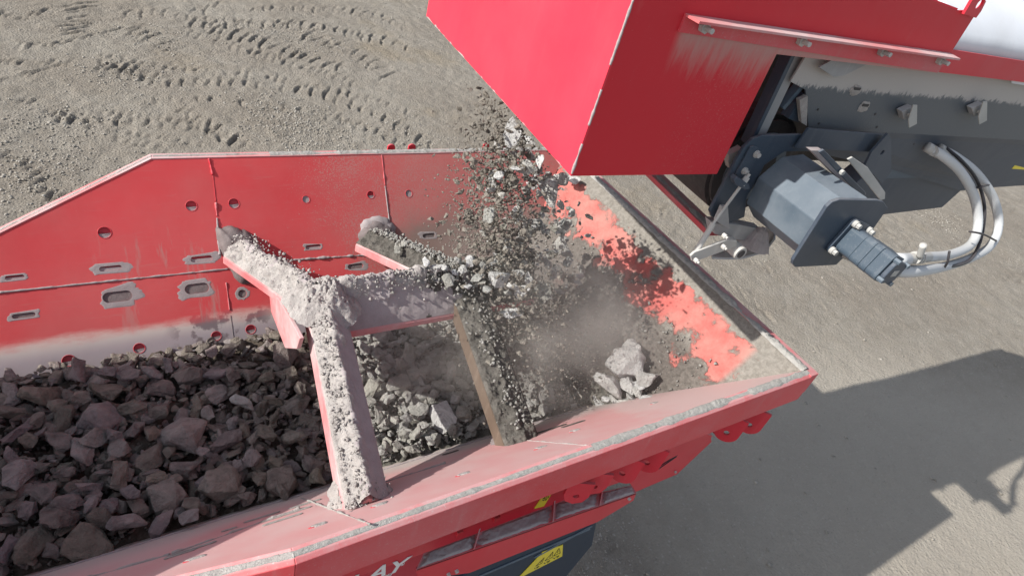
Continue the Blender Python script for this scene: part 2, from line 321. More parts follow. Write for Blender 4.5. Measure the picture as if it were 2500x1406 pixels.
def tract(pix, ang, L, sp, dep, w=5.5, jit=9, skip=.07, ph=1):
    """row of lug marks: stroke angle and length, spacing and width as seen in the photo, laid on the ground"""
    P = spline([(x, y, 0) for x, y in pix], 12); acc = 0; nxt = 0
    for a, b in zip(P, P[1:]):
        d = (b-a).length
        while acc+d > nxt:
            q = a.lerp(b, (nxt-acc)/d); nxt += sp*random.uniform(.88, 1.12)
            if random.random() < skip: continue
            t = math.radians(ang+random.gauss(0, jit)); l = L*random.uniform(.75, 1.35)/2; x, y = q.x+random.gauss(0, 1.5), q.y+random.gauss(0, 1.5)
            A = onz(x-l*math.cos(t), y+l*math.sin(t), 0); B = onz(x+l*math.cos(t), y-l*math.sin(t), 0); c = onz(x, y, 0); e = (onz(x+w, y, 0)-c); dd = (B-A).normalized(); wd = abs(e.x*dd.y-e.y*dd.x)
            lug(c.x, c.y, math.atan2(dd.y, dd.x), (B-A).length/2, max(.028, min(.07, wd*.42)), dep*random.uniform(.6, 1.2), ph)
        acc += d
Z3 = lambda L: [(x/2.268, y/2.268) for x, y in L]
tract(Z3([(1060, 135), (1200, 140), (1350, 130), (1480, 140), (1620, 145), (1800, 160), (1950, 185), (2130, 220), (2260, 270)]), 62, 22, 30, .085)
tract(Z3([(1180, 165), (1300, 190), (1460, 235), (1600, 290), (1720, 325), (1900, 390)]), 38, 36, 27, .09)
tract(Z3([(1700, 200), (1850, 255), (1960, 300), (2080, 360), (2150, 420)]), 30, 36, 25, .07)
tract(Z3([(560, 340), (640, 365), (740, 400), (900, 450), (1000, 455), (1180, 455), (1340, 460), (1500, 485), (1620, 495), (1730, 510), (1880, 550), (2010, 600), (2100, 640), (2260, 730), (2400, 810)]), 65, 22, 33, .08)
tract(Z3([(560, 370), (700, 385), (800, 420), (860, 440)]), 42, 38, 26, .08)
tract(Z3([(700, 70), (800, 75), (960, 70), (1080, 60), (1200, 30)]), 50, 22, 33, .06)
tract(Z3([(240, 655), (420, 650), (590, 645), (680, 655), (760, 660), (850, 680), (1000, 700), (1120, 720), (1230, 760), (1330, 800)]), 68, 22, 36, .08)
tract(Z3([(860, 550), (1020, 550), (1170, 550), (1250, 560), (1400, 580), (1600, 600), (1800, 640), (1950, 680), (2100, 740)]), 78, 15, 36, .055)
tract(Z3([(1000, 610), (1100, 665), (1230, 740), (1330, 790), (1400, 830)]), 42, 34, 25, .07)
tract(Z3([(1830, 620), (1930, 670), (2060, 720), (2200, 790), (2350, 830)]), 45, 22, 25, .06)
tract(Z3([(430, 20), (435, 60), (420, 110), (415, 150), (400, 190)]), 10, 70, 10, .08, jit=5, w=4)
tract(Z3([(700, 150), (860, 220), (920, 250), (960, 290)]), 18, 45, 20, .06)
tract(Z3([(20, 440), (120, 420), (330, 350), (440, 330)]), 22, 30, 28, .05)
tract(Z3([(0, 70), (120, 90), (240, 60)]), 40, 26, 25, .05)
tract(Z3([(40, 850), (140, 900), (200, 980), (260, 1060), (330, 1090)]), 35, 34, 22, .07)
tract(Z3([(0, 560), (150, 560), (300, 570)]), 40, 24, 28, .05)
tract(Z3([(1900, 60), (2060, 90), (2200, 130), (2320, 200)]), 40, 20, 26, .04)
for P_, a_, l_, s_ in (([(980, 95), (1150, 105), (1300, 118), (1500, 135), (1700, 150), (1900, 175), (2100, 240)], 70, 14, 24), ([(560, 300), (800, 350), (1100, 400), (1500, 430), (1800, 490), (2100, 560), (2350, 660)], 60, 16, 26), ([(200, 620), (500, 620), (800, 640), (1100, 690), (1300, 770)], 60, 18, 24), ([(1050, 190), (1300, 260), (1500, 320), (1750, 390), (2000, 480)], 42, 24, 22), ([(100, 250), (350, 230), (600, 170), (800, 140)], 30, 26, 24), ([(650, 760), (800, 790), (950, 840)], 45, 22, 24), ([(500, 700), (700, 730), (900, 760), (1100, 800)], 60, 16, 24), ([(1400, 60), (1600, 50), (1900, 60), (2150, 90)], 60, 14, 24), ([(0, 330), (150, 350), (300, 340)], 30, 26, 24)):
    tract(Z3(P_), a_, l_, s_, .05)
tract([(1400, 440), (1500, 520), (1560, 580), (1650, 680)], 60, 30, 36, .03)
tract([(1560, 450), (1640, 540), (1700, 610), (1800, 690), (1900, 740), (2000, 790)], 50, 34, 30, .03)
tract([(1740, 590), (1800, 620), (1870, 660), (1960, 720), (2060, 790)], -62, 36, 17, .045, jit=5)
tract([(1700, 640), (1760, 680), (1830, 730), (1900, 790)], -60, 30, 17, .03, jit=5)
tract([(1850, 590), (1910, 620), (1990, 680), (2060, 740)], -60, 30, 16, .03, jit=5)
tract([(2120, 560), (2200, 590), (2350, 640), (2500, 690)], 25, 30, 26, .05)
tract([(2400, 480), (2450, 500), (2500, 520)], 30, 34, 20, .06)
tract([(1450, 1300), (1530, 1380), (1600, 1406)], 30, 30, 28, .03)
ni, nj = GX.shape
co = np.stack([GX, GY, H], -1).reshape(-1, 3).astype(np.float32)
idx = np.arange(ni*nj).reshape(ni, nj); q = np.stack([idx[:-1, :-1], idx[1:, :-1], idx[1:, 1:], idx[:-1, 1:]], -1).reshape(-1)
me = bpy.data.meshes.new('ground'); me.vertices.add(len(co)); me.vertices.foreach_set('co', co.ravel()); me.loops.add(len(q)); me.loops.foreach_set('vertex_index', q.astype(np.int32))
npoly = len(q)//4; me.polygons.add(npoly); me.polygons.foreach_set('loop_start', (np.arange(npoly)*4).astype(np.int32)); me.polygons.foreach_set('use_smooth', np.ones(npoly, bool)); me.update(calc_edges=True)
finish(bpy.data.objects.new('ground', me), M['ground'], kind='structure')
def hz(x, y):
    i = min(max(np.searchsorted(gx, x), 0), ni-1); j = min(max(np.searchsorted(gy, y), 0), nj-1); return float(H[i, j])
# loose gravel lying on the ground
def chips(name, centres, sizes, m, flat=.6, **kw):
    k = len(centres); base = np.array([[1, 0, 0], [-1, 0, 0], [0, 1, 0], [0, -1, 0], [0, 0, 1], [0, 0, -1]], float)
    fa = np.array([[0, 2, 4], [2, 1, 4], [1, 3, 4], [3, 0, 4], [2, 0, 5], [1, 2, 5], [3, 1, 5], [0, 3, 5]])
    V = base[None]*np.random.uniform(.45, 1.15, (k, 6, 1))*np.array(sizes)[:, None, None]*.6; V[:, :, 2] *= flat
    V += np.random.uniform(-.25, .25, (k, 6, 3))*np.array(sizes)[:, None, None]*.6
    an = np.random.uniform(0, 6.28, k); c, s = np.cos(an), np.sin(an); x = V[:, :, 0]*c[:, None]-V[:, :, 1]*s[:, None]; y = V[:, :, 0]*s[:, None]+V[:, :, 1]*c[:, None]; V[:, :, 0] = x; V[:, :, 1] = y
    if kw.pop('tumble', False):
        an = np.random.uniform(0, 6.28, k); c, s = np.cos(an), np.sin(an); x = V[:, :, 0]*c[:, None]-V[:, :, 2]*s[:, None]; z = V[:, :, 0]*s[:, None]+V[:, :, 2]*c[:, None]; V[:, :, 0] = x; V[:, :, 2] = z
    V += np.array(centres)[:, None, :]; Fc = (fa[None]+6*np.arange(k)[:, None, None]).reshape(-1)
    me = bpy.data.meshes.new(name); me.vertices.add(6*k); me.vertices.foreach_set('co', V.astype(np.float32).ravel()); me.loops.add(len(Fc)); me.loops.foreach_set('vertex_index', Fc.astype(np.int32))
    me.polygons.add(8*k); me.polygons.foreach_set('loop_start', (np.arange(8*k)*3).astype(np.int32)); me.update(calc_edges=True)
    return finish(bpy.data.objects.new(name, me), m, None, **kw)
cs, ss = [], []
clus = [onz(x/2.268, y/2.268, 0) for x, y in ((1580, 660), (1640, 760), (1780, 780), (1560, 600), (860, 210), (700, 400), (1760, 250), (160, 900), (230, 1060), (320, 690), (2250, 740), (1500, 180))]+[onz(2480, 640, 0), onz(1480, 1380, 0), onz(2300, 540, 0), onz(1440, 1310, 0)]
for k in range(15000):
    r = random.random()
    if r < .35: c = random.choice(clus); x, y = c.x+random.gauss(0, .45 if c.x > 5 or c.y > 4 else .25), c.y+random.gauss(0, .45 if c.y > 4 else .2); s = random.uniform(.015, .05) if c.y > 4 else random.uniform(.008, .03)
    elif r < .75: x, y = random.uniform(-2, 14), random.uniform(5, 22); s = random.uniform(.008, .024)*(1+1.8*(random.random() < .05))
    else:
        x, y = random.uniform(3, 15), random.uniform(-1.5, 5)
        if random.random() < .5: continue
        s = random.uniform(.006, .02)*(1+2.6*(random.random() < .07))
    cs.append((x, y, hz(x, y)+s*.1)); ss.append(s)
chips('gravel', cs, ss, M['gravel'], kind='stuff', label='loose pale gravel scattered over the rutted dirt ground', category='gravel')

# ------------------------------------------------------------------ mobile crusher with its hopper
X1, YN, YF, ZR = 3.0, .97, 3.39, 3.3            # end rim, near rim, far rim, rim height
PX, PN, PF, ZP = 2.32, 1.655, 2.705, 2.48       # pan end, pan near edge, pan far edge, pan height
XL = -1.7
CR = empty('mobile_crusher', (.5, 2.18, 0), label='red stone crusher seen from above, with a wide dusty open hopper full of broken rock', category='crusher')
sl = math.hypot(.69, .82); UF = Vector((0, .685, .82)).normalized(); UN = Vector((0, -.685, .82)).normalized()
FO = Vector((0, YF, ZR)); NO = Vector((0, YN, ZR)); NF = Vector((1, 0, 0)).cross(UF)
LW = (Vector((0, PF, ZP))-FO).length
def fw(x, y): p = onplane(x, y, FO, NF); return p.x, (p-FO).dot(UF)      # photo point on the far wall, in wall axes
def fpt(a, s, off=0): return FO+Vector((a, 0, 0))+UF*s+NF*off
tap = lambda x: 0 if x >= .19 else (x-.19)*.5
circles = [(467, 503, .028), (571, 497, .028), (747, 487, .022), (905, 476, .024), (998, 473, .024), (255, 568, .029), (340, 850, .026), (168, 880, .028), (528, 820, .025), (612, 804, .026)]
hol = [circ(fw(x, y), r) for x, y, r in circles]
pockets = [(270, 655, 44, 12, 2), (492, 632, 42, 13, 2), (36, 677, 38, 11, 2), (481, 704, 47, 23, 1), (287, 724, 57, 26, 1), (58, 770, 46, 12, 1), (592, 717, 14, 15, 3), (765, 603, 30, 9, 2), (868, 650, 30, 10, 1), (1047, 575, 24, 8, 1)]
def pk(x, y, w, h):
    c = fw(x, y); sc = (Vector((*fw(x+w, y-w*.1), 0))-Vector((*c, 0))).length; return c, sc, sc*h/w*1.15
def stad(c, rx, ry, n=32):
    o = []
    for k in range(n):
        a = 2*math.pi*k/n; o.append((c[0]+max(rx-ry, 0)*(1 if math.cos(a) > 0 else -1)+ry*math.cos(a), c[1]+ry*math.sin(a)))
    return o
SF_ = .62
for x, y, w, h, kd in pockets:
    c, a, b = pk(x, y, w, h); hol.append(stad(c, a*SF_, b*SF_*.8) if kd != 3 else circ(c, b*.6))
outer = [(XL, -LW), (PX, -LW), (X1, 0), (.19, 0), (XL, tap(XL))]
fwall = plate('hopper_wall', outer, hol, .014, FO, (1, 0, 0), UF, M['wall_far'], CR, label='far side wall, scratched red with a worn steel strip along the rocks')
plate('backing_plate', [(XL, -LW), (PX, -LW), (X1, -.012), (.19, -.012), (XL, tap(XL)-.012)], [], .01, FO-NF*.0175, (1, 0, 0), UF, M['red'], fwall)
for i, (x, y, r) in enumerate(circles):          # dust lying in each plugged hole, and a thin rim bead
    c = fw(x, y); mb = MB(); lvl = -.15 if i not in (2, 4) else .9
    pts = [(c[0]+r*.97*math.cos(t), c[1]+r*.97*math.sin(t)) for t in np.linspace(math.pi+math.asin(-lvl), 2*math.pi-math.asin(-lvl), 18)]
    mb.prism([fpt(a, s, -.004+.003*(k in (0, 17))) for k, (a, s) in enumerate(pts)], -NF*.012); mb.build('dust_pocket', M['lav'], fwall)
    rb = MB(); rr = [fpt(c[0]+r*1.03*math.cos(t), c[1]+r*1.03*math.sin(t), .0005) for t in np.linspace(0, 2*math.pi, 25)]; rb.tube(rr, .0016, 6); rb.build('hole_rim', M['red'], fwall)
def mound(c, rx, ry, h, m, parent, seed, sk=0., rag=.18, fr=None, name='dust_pocket', n=48, rings=12):
    """a flat lump of caked dust on a wall, ragged outline"""
    O, AX, AY, NN = fr; vs = [O+AX*c[0]+AY*c[1]+NN*h*1.0]; fs = []
    for k in range(1, rings+1):
        q = k/rings
        for j in range(n):
            t = 2*math.pi*j/n; e = 1+rag*fbm((math.cos(t)*1.3+seed*7.1, math.sin(t)*1.3, seed))+rag*.35*fbm((math.cos(t)*6+seed, math.sin(t)*6, seed)); ca, sa = math.cos(t), math.sin(t); pw = .75
            a = c[0]+rx*q*e*math.copysign(abs(ca)**pw, ca)+sk*sa*ry*q; s = c[1]+ry*q*e*math.copysign(abs(sa)**pw, sa)
            z = h*(1-q**5)+(h*.35)*fbm((a*30, s*30, seed+3.))*(1-q)-.002*(k == rings)
            vs.append(O+AX*a+AY*s+NN*z)
    for j in range(n): fs.append((0, 1+j, 1+(j+1) % n))
    for k in range(rings-1):
        for j in range(n): fs.append((1+k*n+j, 1+(k+1)*n+j, 1+(k+1)*n+(j+1) % n, 1+k*n+(j+1) % n))
    return mesh(name, vs, fs, m, parent, smooth=True)
FFR = (FO, Vector((1, 0, 0)), UF, NF)
def slot(c, rx, ry, m, parent, off=.004, fr=FFR, rot=0., name='slot_plug', t=.004):
    O, AX, AY, NN = fr; pts = []
    for k in range(28):
        a = 2*math.pi*k/28; x = max(rx-ry, 0)*(1 if math.cos(a) > 0 else -1)+ry*math.cos(a); y = ry*math.sin(a); pts.append(O+AX*(c[0]+x*math.cos(rot)-y*math.sin(rot))+AY*(c[1]+x*math.sin(rot)+y*math.cos(rot))+NN*off)
    mb = MB(); mb.prism(pts, NN*t); return mb.build(name, m, parent)
# caked dust in and around each slot: a thin ragged halo on the plate, dust lying inside the opening
for i, (x, y, w, h, kd) in enumerate(pockets):
    c, sa, sb = pk(x, y, w, h); inn = stad(c, sa*SF_, sb*SF_*.8, 64) if kd != 3 else circ(c, sb*.6, 64); vs, fs = [], []; nn = 64
    for k in range(6):
        q = k/5
        for jn, (ia, ib) in enumerate(inn):
            t = 2*math.pi*jn/nn; d = Vector((ia-c[0], ib-c[1])); o = stad(c, sa, sb, nn)[jn] if kd != 3 else (c[0]+sb*math.cos(t), c[1]+sb*math.sin(t))
            rg = 1+1.0*fbm((o[0]*8, o[1]*8, i), 4)+.6*fbm((o[0]*40, o[1]*40, i), 4); lo = .25 if (kd == 2 and abs(d.x) < sa*.3) else 1.; lo *= .55+.45*abs(math.sin(t)) if kd == 1 and i == 5 else 1
            e = 1+max(.02, rg-.35)*.9*lo*q*0; px_ = ia+(o[0]-ia)*q*max(.15, rg)*lo; py_ = ib+(o[1]-ib)*q*max(.15, rg)*lo
            hh = .0008 if k < 5 else -.001
            vs.append(fpt(px_, py_, hh if k else .0005))
    for k in range(5):
        for jn in range(nn): fs.append((k*nn+jn, (k+1)*nn+jn, (k+1)*nn+(jn+1) % nn, k*nn+(jn+1) % nn))
    mesh('dust_halo', vs, fs, M['lav'], fwall, smooth=True)
    lv = {1: 1.2, 3: .9, 2: .15}[kd]; pts = []
    for ia, ib in inn:
        v = (ib-c[1])/(sb*SF_*.8 if kd != 3 else sb*.6); wob = .35*math.sin((ia-c[0])/sa*7+i)+.9*abs((ia-c[0])/sa)**1.5*(kd == 2); pts.append((ia, min(ib, c[1]+(lv+wob)*(sb*SF_*.8 if kd != 3 else sb*.6))))
    MB().prism([fpt(a, b, -.006) for a, b in pts], -NF*.012).build('dust_pocket', M['pocket'] if kd != 2 else M['lav'], fwall)
# caked cones where the far arms meet the wall
mound(fw(920, 585), .115, .125, .05, M['pocket'], fwall, 71, fr=FFR); mound((fw(920, 575)[0]+.01, fw(920, 570)[1]), .12, .11, .03, M['lav'], fwall, 72, fr=FFR)
mound(fw(1145, 530), .04, .06, .02, M['darkdust'], fwall, 73, fr=FFR)
mound(fw(590, 622), .10, .17, .09, M['pocket'], fwall, 74, sk=-.3, fr=FFR); mound((fw(640, 640)[0], fw(640, 640)[1]-.02), .13, .07, .02, M['pocket'], fwall, 75, sk=-.6, fr=FFR)
# weld seams
def seam(name, P, r, m, parent, amp=.5, seed=0, step=.006, n=6):
    out, rs = [], []
    for a, b in zip(P, P[1:]):
        k = max(2, int((b-a).length/step))
        for i in range(k):
            p = a.lerp(b, i/k); q = fbm((p.x*22+seed, p.y*22, p.z*22)); out.append(p+Vector((0, 0, 1))*q*r*.3); rs.append(max(.0012, r*(1+amp*q*1.6)))
    mb = MB(); mb.tube(out, rs, n); return mb.build(name, m, parent, smooth=True)
seam('weld_seam', [fpt(*fw(0, 714), .001), fpt(*fw(560, 656), .001)], .005, M['lav'], fwall, .3, 1)
seam('weld_seam', [fpt(*fw(680, 637), .001), fpt(*fw(900, 622), .001)], .006, M['lav'], fwall, .9, 2)
seam('weld_seam', [fpt(*fw(-300, 742), .001), fpt(*fw(0, 714), .001)], .005, M['lav'], fwall, .3, 3)
for a, b, r, mm in (((510, 388), (520, 430), .006, 'red'), ((520, 430), (527, 495), .0016, 'red'), ((527, 495), (530, 530), .006, 'red_dusty'), ((530, 532), (537, 625), .0065, 'lav'), ((552, 690), (561, 760), .003, 'red_dusty'), ((563, 770), (571, 830), .0016, 'pocket'), ((932, 378), (940, 455), .003, 'red_dusty'), ((940, 455), (951, 545), .0042, 'lav')):
    seam('weld_seam', [fpt(*fw(*a), .001), fpt(*fw(*b), .001)], r, M[mm], fwall, .5, r*999)
# far rim: folded top strip, dust on it
def rimpt(x, dy=0, dz=0): return Vector((x, YF+dy+UF.y*tap(x)*1, ZR+dz+UF.z*tap(x)))
rm = MB()
for a, b in ((XL, .19), (.19, X1+.03)):
    rm.prism([rimpt(a, -.006, .0), rimpt(a, .045, .0), rimpt(a, .045, -.09), rimpt(a, .03, -.09), rimpt(a, .03, -.016), rimpt(a, -.006, -.016)], rimpt(b)-rimpt(a)-Vector((.001, 0, 0)))
rim = rm.build('far_rim', M['red_light'], CR)
def dustroll(name, P, w, h, m, parent, side, seed=0, step=.006, nn=11, gap=0.):
    """ragged ridge of dust lying on an edge"""
    pts = []
    for a, b in zip(P, P[1:]):
        k = max(2, int((b-a).length/step)); pts += [a.lerp(b, i/k) for i in range(k)]
    pts.append(P[-1]); vs, fs = [], []
    for i, p in enumerate(pts):
        am = 1+.5*fbm((p.x*14+seed, p.y*14, 1.), 5); g = fbm((p.x*3.1+seed, p.y*3.1, 7.)); am *= max(.12, min(1, (g+.55-gap)*4))
        for j in range(nn):
            t = j/(nn-1); hh = math.sin(math.pi*t)**.6; nz = fbm((p.x*70, p.y*70, t*5+seed), 5)
            vs.append(p+side*(w*(t-.5)*(.5+.5*am))+Vector((0, 0, 1))*(h*hh*am*(1+.5*nz)-.002*(j in (0, nn-1))))
    for i in range(len(pts)-1):
        for j in range(nn-1): fs.append((i*nn+j, i*nn+j+1, (i+1)*nn+j+1, (i+1)*nn+j))
    return mesh(name, vs, fs, m, parent, smooth=True)
dustroll('rim_dust', [rimpt(.8, .02), rimpt(X1, .02)], .045, .008, M['rimdust'], rim, Vector((0, 1, 0)), 3)
dustroll('rim_dust', [rimpt(.2, .022), rimpt(.8, .022)], .02, .004, M['rimdust'], rim, Vector((0, 1, 0)), 4, gap=.2)
dustroll('rim_dust', [rimpt(XL, .022), rimpt(.19, .022)], .02, .003, M['crust'], rim, Vector((0, 1, 0)), 5, gap=-.1)
# lugs peeping over the far rim
for x in (955, 1005, 1185, 1225): p = ony(x, 368, YF+.09); mb = MB(); q = [(math.cos(t)*.026, math.sin(t)*.02-.012) for t in np.linspace(0, math.pi, 10)]; mb.prism([Vector((p.x+a, p.y, ZR+.005+b)) for a, b in q]+[Vector((p.x-.028, p.y, ZR-.2)), Vector((p.x+.028, p.y, ZR-.2))], (0, .012, 0)); mb.build('lug', M['red'], CR)
# near wall
NN_ = UN.cross(Vector((1, 0, 0))); nfr = Vector((-1, 0, 0)).cross(UN)
NNm = nfr if nfr.z > 0 else -nfr
def nw(x, y): p = onplane(x, y, NO, NNm); return p.x, (p-NO).dot(UN)
def npt(a, s, off=0): return NO+Vector((a, 0, 0))+UN*s+NNm*off
NFR = (NO, Vector((1, 0, 0)), UN, NNm)
ntap = lambda x: 0 if x >= .31 else (x-.31)*.5
mb = MB(); mb.prism([npt(XL, -LW), npt(PX, -LW), npt(X1, 0), npt(.31, 0), npt(XL, ntap(XL))], -NNm*.014); nwall = mb.build('hopper_wall', M['wall_near'], CR, label='near side wall, pink with dust in the sun')
# fold lip just above the pan, with shadow gap
seam('fold_edge', [npt(XL, -LW+.10, .002), npt(PX-.12, -LW+.10, .002)], .004, M['lav'], nwall, .3, 9)
for x, y, w, k in ((700, 1255, 62, 0), (1345, 1047, 40, 1), (1400, 1035, 30, 1), (470, 1340, 60, 0), (1100, 1105, 20, 1), (440, 1352, 40, 0), (745, 1230, 40, 0), (560, 1292, 20, 0), (640, 1262, 45, 0), (690, 1268, 50, 0), (1655, 940, 40, 1), (1830, 873, 12, 0)):
    c = nw(x, y); c2 = nw(x+w, y-w*.3); wd = abs(c2[0]-c[0]); slot(c, wd, .014, M['darkdust'] if k else M['rimdust'], nwall, .001, NFR, t=.002)
for x, y in ((770, 1285), (920, 1235), (1125, 1160), (1315, 1095), (465, 1368), (1400, 1053), (1595, 985)):
    c = nw(x, y); mound((c[0]+.015, c[1]-.01), .034, .018, .005, M['crust'], nwall, x*.1, rag=.4, fr=NFR, n=24, rings=5); mound((c[0]-.012, c[1]-.004), .014, .012, .002, M['red'], nwall, x*.2, fr=NFR, n=20, rings=3, name='bolt_hole')
seam('weld_seam', [npt(*nw(735, 1215), .001), npt(*nw(905, 1280), .001)], .004, M['rimdust'], nwall, .8, 11)
seam('weld_seam', [npt(*nw(1262, 1073), .001), npt(*nw(1440, 1088), .001)], .003, M['crust'], nwall, .8, 12)
for a, b in (((420, 1352), (735, 1240)), ((180, 1420), (420, 1352)), ((935, 1178), (1090, 1130))): seam('weld_seam', [npt(*nw(*a), .001), npt(*nw(*b), .001)], .005, M['crust'], nwall, .8, a[0])
# near rim and skirt
def nrim(x, dy=0, dz=0): return Vector((x, YN+dy+UN.y*ntap(x), ZR+dz+UN.z*ntap(x)))
sk = MB()
for a, b in ((XL, .31), (.31, X1+.05)): sk.prism([nrim(a, .008, .0), nrim(a, -.03, .0), nrim(a, -.045, -.012), nrim(a, -.045, -.205), nrim(a, -.02, -.215), nrim(a, -.02, -.02), nrim(a, .008, -.014)], nrim(b)-nrim(a)-Vector((.0005, 0, 0)))
skirt = sk.build('rim_skirt', M['skirt'], CR, bevel=.003)
dustroll('rim_dust', [nrim(1.5, -.012), nrim(X1, -.012)], .04, .006, M['rimdust'], skirt, Vector((0, 1, 0)), 13)
dustroll('rim_dust', [nrim(.31, -.016), nrim(1.5, -.016)], .022, .004, M['rimdust'], skirt, Vector((0, 1, 0)), 14, gap=.05)
dustroll('rim_dust', [nrim(-.6, -.016), nrim(.31, -.016)], .025, .004, M['crust'], skirt, Vector((0, 1, 0)), 15)
# end wall
mb = MB(); EN = Vector((-.82, 0, .685)).normalized()
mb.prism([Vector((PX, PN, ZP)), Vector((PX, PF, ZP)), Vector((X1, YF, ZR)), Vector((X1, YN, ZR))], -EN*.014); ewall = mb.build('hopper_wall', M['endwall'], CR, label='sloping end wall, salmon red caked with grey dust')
mb = MB(); mb.prism([Vector((X1-.01, YN-.045, ZR+.002)), Vector((X1+.06, YN-.045, ZR+.002)), Vector((X1+.06, YN-.045, ZR-.15)), Vector((X1+.045, YN-.045, ZR-.15)), Vector((X1+.045, YN-.045, ZR-.02)), Vector((X1-.01, YN-.045, ZR-.02))], (0, YF-YN+.09, 0)); erim = mb.build('end_rim', M['red_dusty'], CR, bevel=.003)
dustroll('rim_dust', [Vector((X1-.005, YN, ZR)), Vector((X1-.005, YF, ZR))], .06, .014, M['rimdust'], erim, Vector((1, 0, 0)), 16)
# caked dirt on the end wall and in the corners (lumpy sheet)
def sheet(name, A, B, Cc, D, nu, nv, N, amp, m, parent, base=0., sc=8., seed=0, edge=.08, **kw):
    A, B, Cc, D = map(Vector, (A, B, Cc, D))
    def fn(a, b):
        p = A.lerp(B, a).lerp(D.lerp(Cc, a), b); e = min(a, 1-a, b, 1-b)/edge; e = max(0, min(1, e)); f = fbm((p.x*sc+seed, p.y*sc, p.z*sc), 6)
        return p+N*(base*e-.01*(1-e)+amp*e*(f*.9+.25*abs(fbm((p.x*sc*5, p.y*sc*5, p.z*sc*5+seed), 3))))
    vs, fs = grid(fn, nu, nv); return mesh(name, vs, fs, m, parent, smooth=True, **kw)
# pan under the stone, body of the machine
mb = MB(); mb.box((.3, 2.18, ZP-.12), (2.02, 0, 0), (0, .54, 0), (0, 0, .02)); mb.build('feeder_pan', M['fines_b'], CR)
mb = MB(); mb.prism([Vector((XL, 1.2, 1.6)), Vector((XL, 3.2, 1.6)), Vector((XL, 2.72, ZP-.15)), Vector((XL, 1.64, ZP-.15))], (PX-XL, 0, 0)); mb.build('chassis', M['red'], CR)
mb = MB(); mb.box((-1.95, 2.1, 3.35), (.4, 0, 0), (0, .75, 0), (0, 0, .73)); mb.build('unseen_shade_block', M['red'], CR, bevel=.02)  # unseen block, added to throw shade over the left rock bed
# body panel below the skirt, carrying the lettering and a warning label
PY = 1.2
bp = MB(); bp.prism([ony(600, 1500, PY), ony(985, 1368, PY), ony(1385, 1222, PY), ony(1560, 1160, PY), ony(1740, 1065, PY), Vector((2.75, PY, 2.62)), Vector((2.3, PY, 2.9)), Vector((-.6, PY, 2.9))], (0, .02, 0)); body = bp.build('body_panel', M['red'], CR)
bl = MB(); bl.prism([ony(1525, 1160, PY+.04), ony(1552, 1200, PY+.04), ony(1653, 1157, PY+.04), ony(1737, 1078, PY+.04), ony(1733, 1050, PY+.04), ony(1590, 1080, PY+.04)], (0, .03, 0)); belly = bl.build('belly_plate', M['red'], CR)
for k in range(9):
    a = ony(1598+k*1.2, 1111+k*4.2, PY+.037); b = ony(1672-k*2.5, 1080+k*4.2, PY+.037); mb = MB(); mb.tube([a, b], .0035, 6); mb.build('vent_slit', M['dark'], belly)
for x, y in ((1659, 1094), (1648, 1150)): p = ony(x, y, PY+.035); mb = MB(); mb.cyl(p, p-Vector((0, .012, 0)), .009, 6); mb.build('bolt', M['steel'], belly)
# shelf with dust
SF, SI = .97, 1.11
f0, f1, f2 = ony(1016, 1390, SF), ony(1440, 1243, SF), ony(1554, 1203, SF)
i0, i1, i2 = onz(1034, 1350, f0.z), onz(1376, 1221, f1.z), onz(1542, 1184, f2.z)
l0, l1, l2, l3 = ony(1022, 1415, SF), ony(1146, 1398, SF), ony(1458, 1274, SF), ony(1547, 1221, SF)
shelf = MB().prism([f0, f1, f2, l3, l2, l1, l0], (0, .012, 0)).build('side_shelf', M['red'], CR, bevel=.002)
tp = MB(); tp.add([f0, f1, f2, i2, i1, i0]+[p-Vector((0, 0, .01)) for p in (f0, f1, f2, i2, i1, i0)], [(0, 1, 4, 5), (1, 2, 3, 4), (6, 7, 10, 11), (7, 8, 9, 10), (0, 1, 7, 6), (1, 2, 8, 7), (2, 3, 9, 8), (3, 4, 10, 9), (4, 5, 11, 10), (5, 0, 6, 11)]); tp.build('shelf_top', M['red_dusty'], shelf)
up = Vector((0, 0, 1)); segs = [(0, .14), (.16, .56), (.58, 1)]
def shp(t, w):
    a = f0.lerp(f1, t/.8) if t < .8 else f1.lerp(f2, (t-.8)/.2); b = i0.lerp(i1, t/.66) if t < .66 else i1.lerp(i2, (t-.66)/.34); return a.lerp(b, w)
for k, (a, b) in enumerate(((.0, .225), (.235, .595), (.605, .835), (.845, 1.))):
    def fn(s, w):
        t = a+(b-a)*s; p = shp(t, .06+.9*w); e = min(s, 1-s, .9*w+.02, 1-w)*7; e = max(0, min(1, e+.35*fbm((p.x*30, p.y*60, 2.)))); return p+up*(.002+.009*e+.003*fbm((p.x*50, p.y*50, 3.))*e-.007*(1-e))
    vs, fs = grid(fn, 60, 16); mesh('dust_layer', vs, fs, M['lav'], shelf, smooth=True)
    if k: mb = MB(); p, q = shp(a-.005, 0.01), shp(a-.005, .99); mb.prism([p-Vector((.004, 0, .0)), q-Vector((.004, 0, .0)), q+up*.035-Vector((.004, 0, 0)), p+up*.006-Vector((.004, 0, 0))], (.008, 0, 0)); mb.build('shelf_rib', M['red_dusty'], shelf)
for x, y in ((1094, 1399), (1114, 1391), (1535, 1215)): p = ony(x, y, SF); mb = MB(); mb.cyl(p+Vector((0, .001, 0)), p-Vector((0, .012, 0)), .009, 6); mb.build('bolt', M['steel'], shelf)
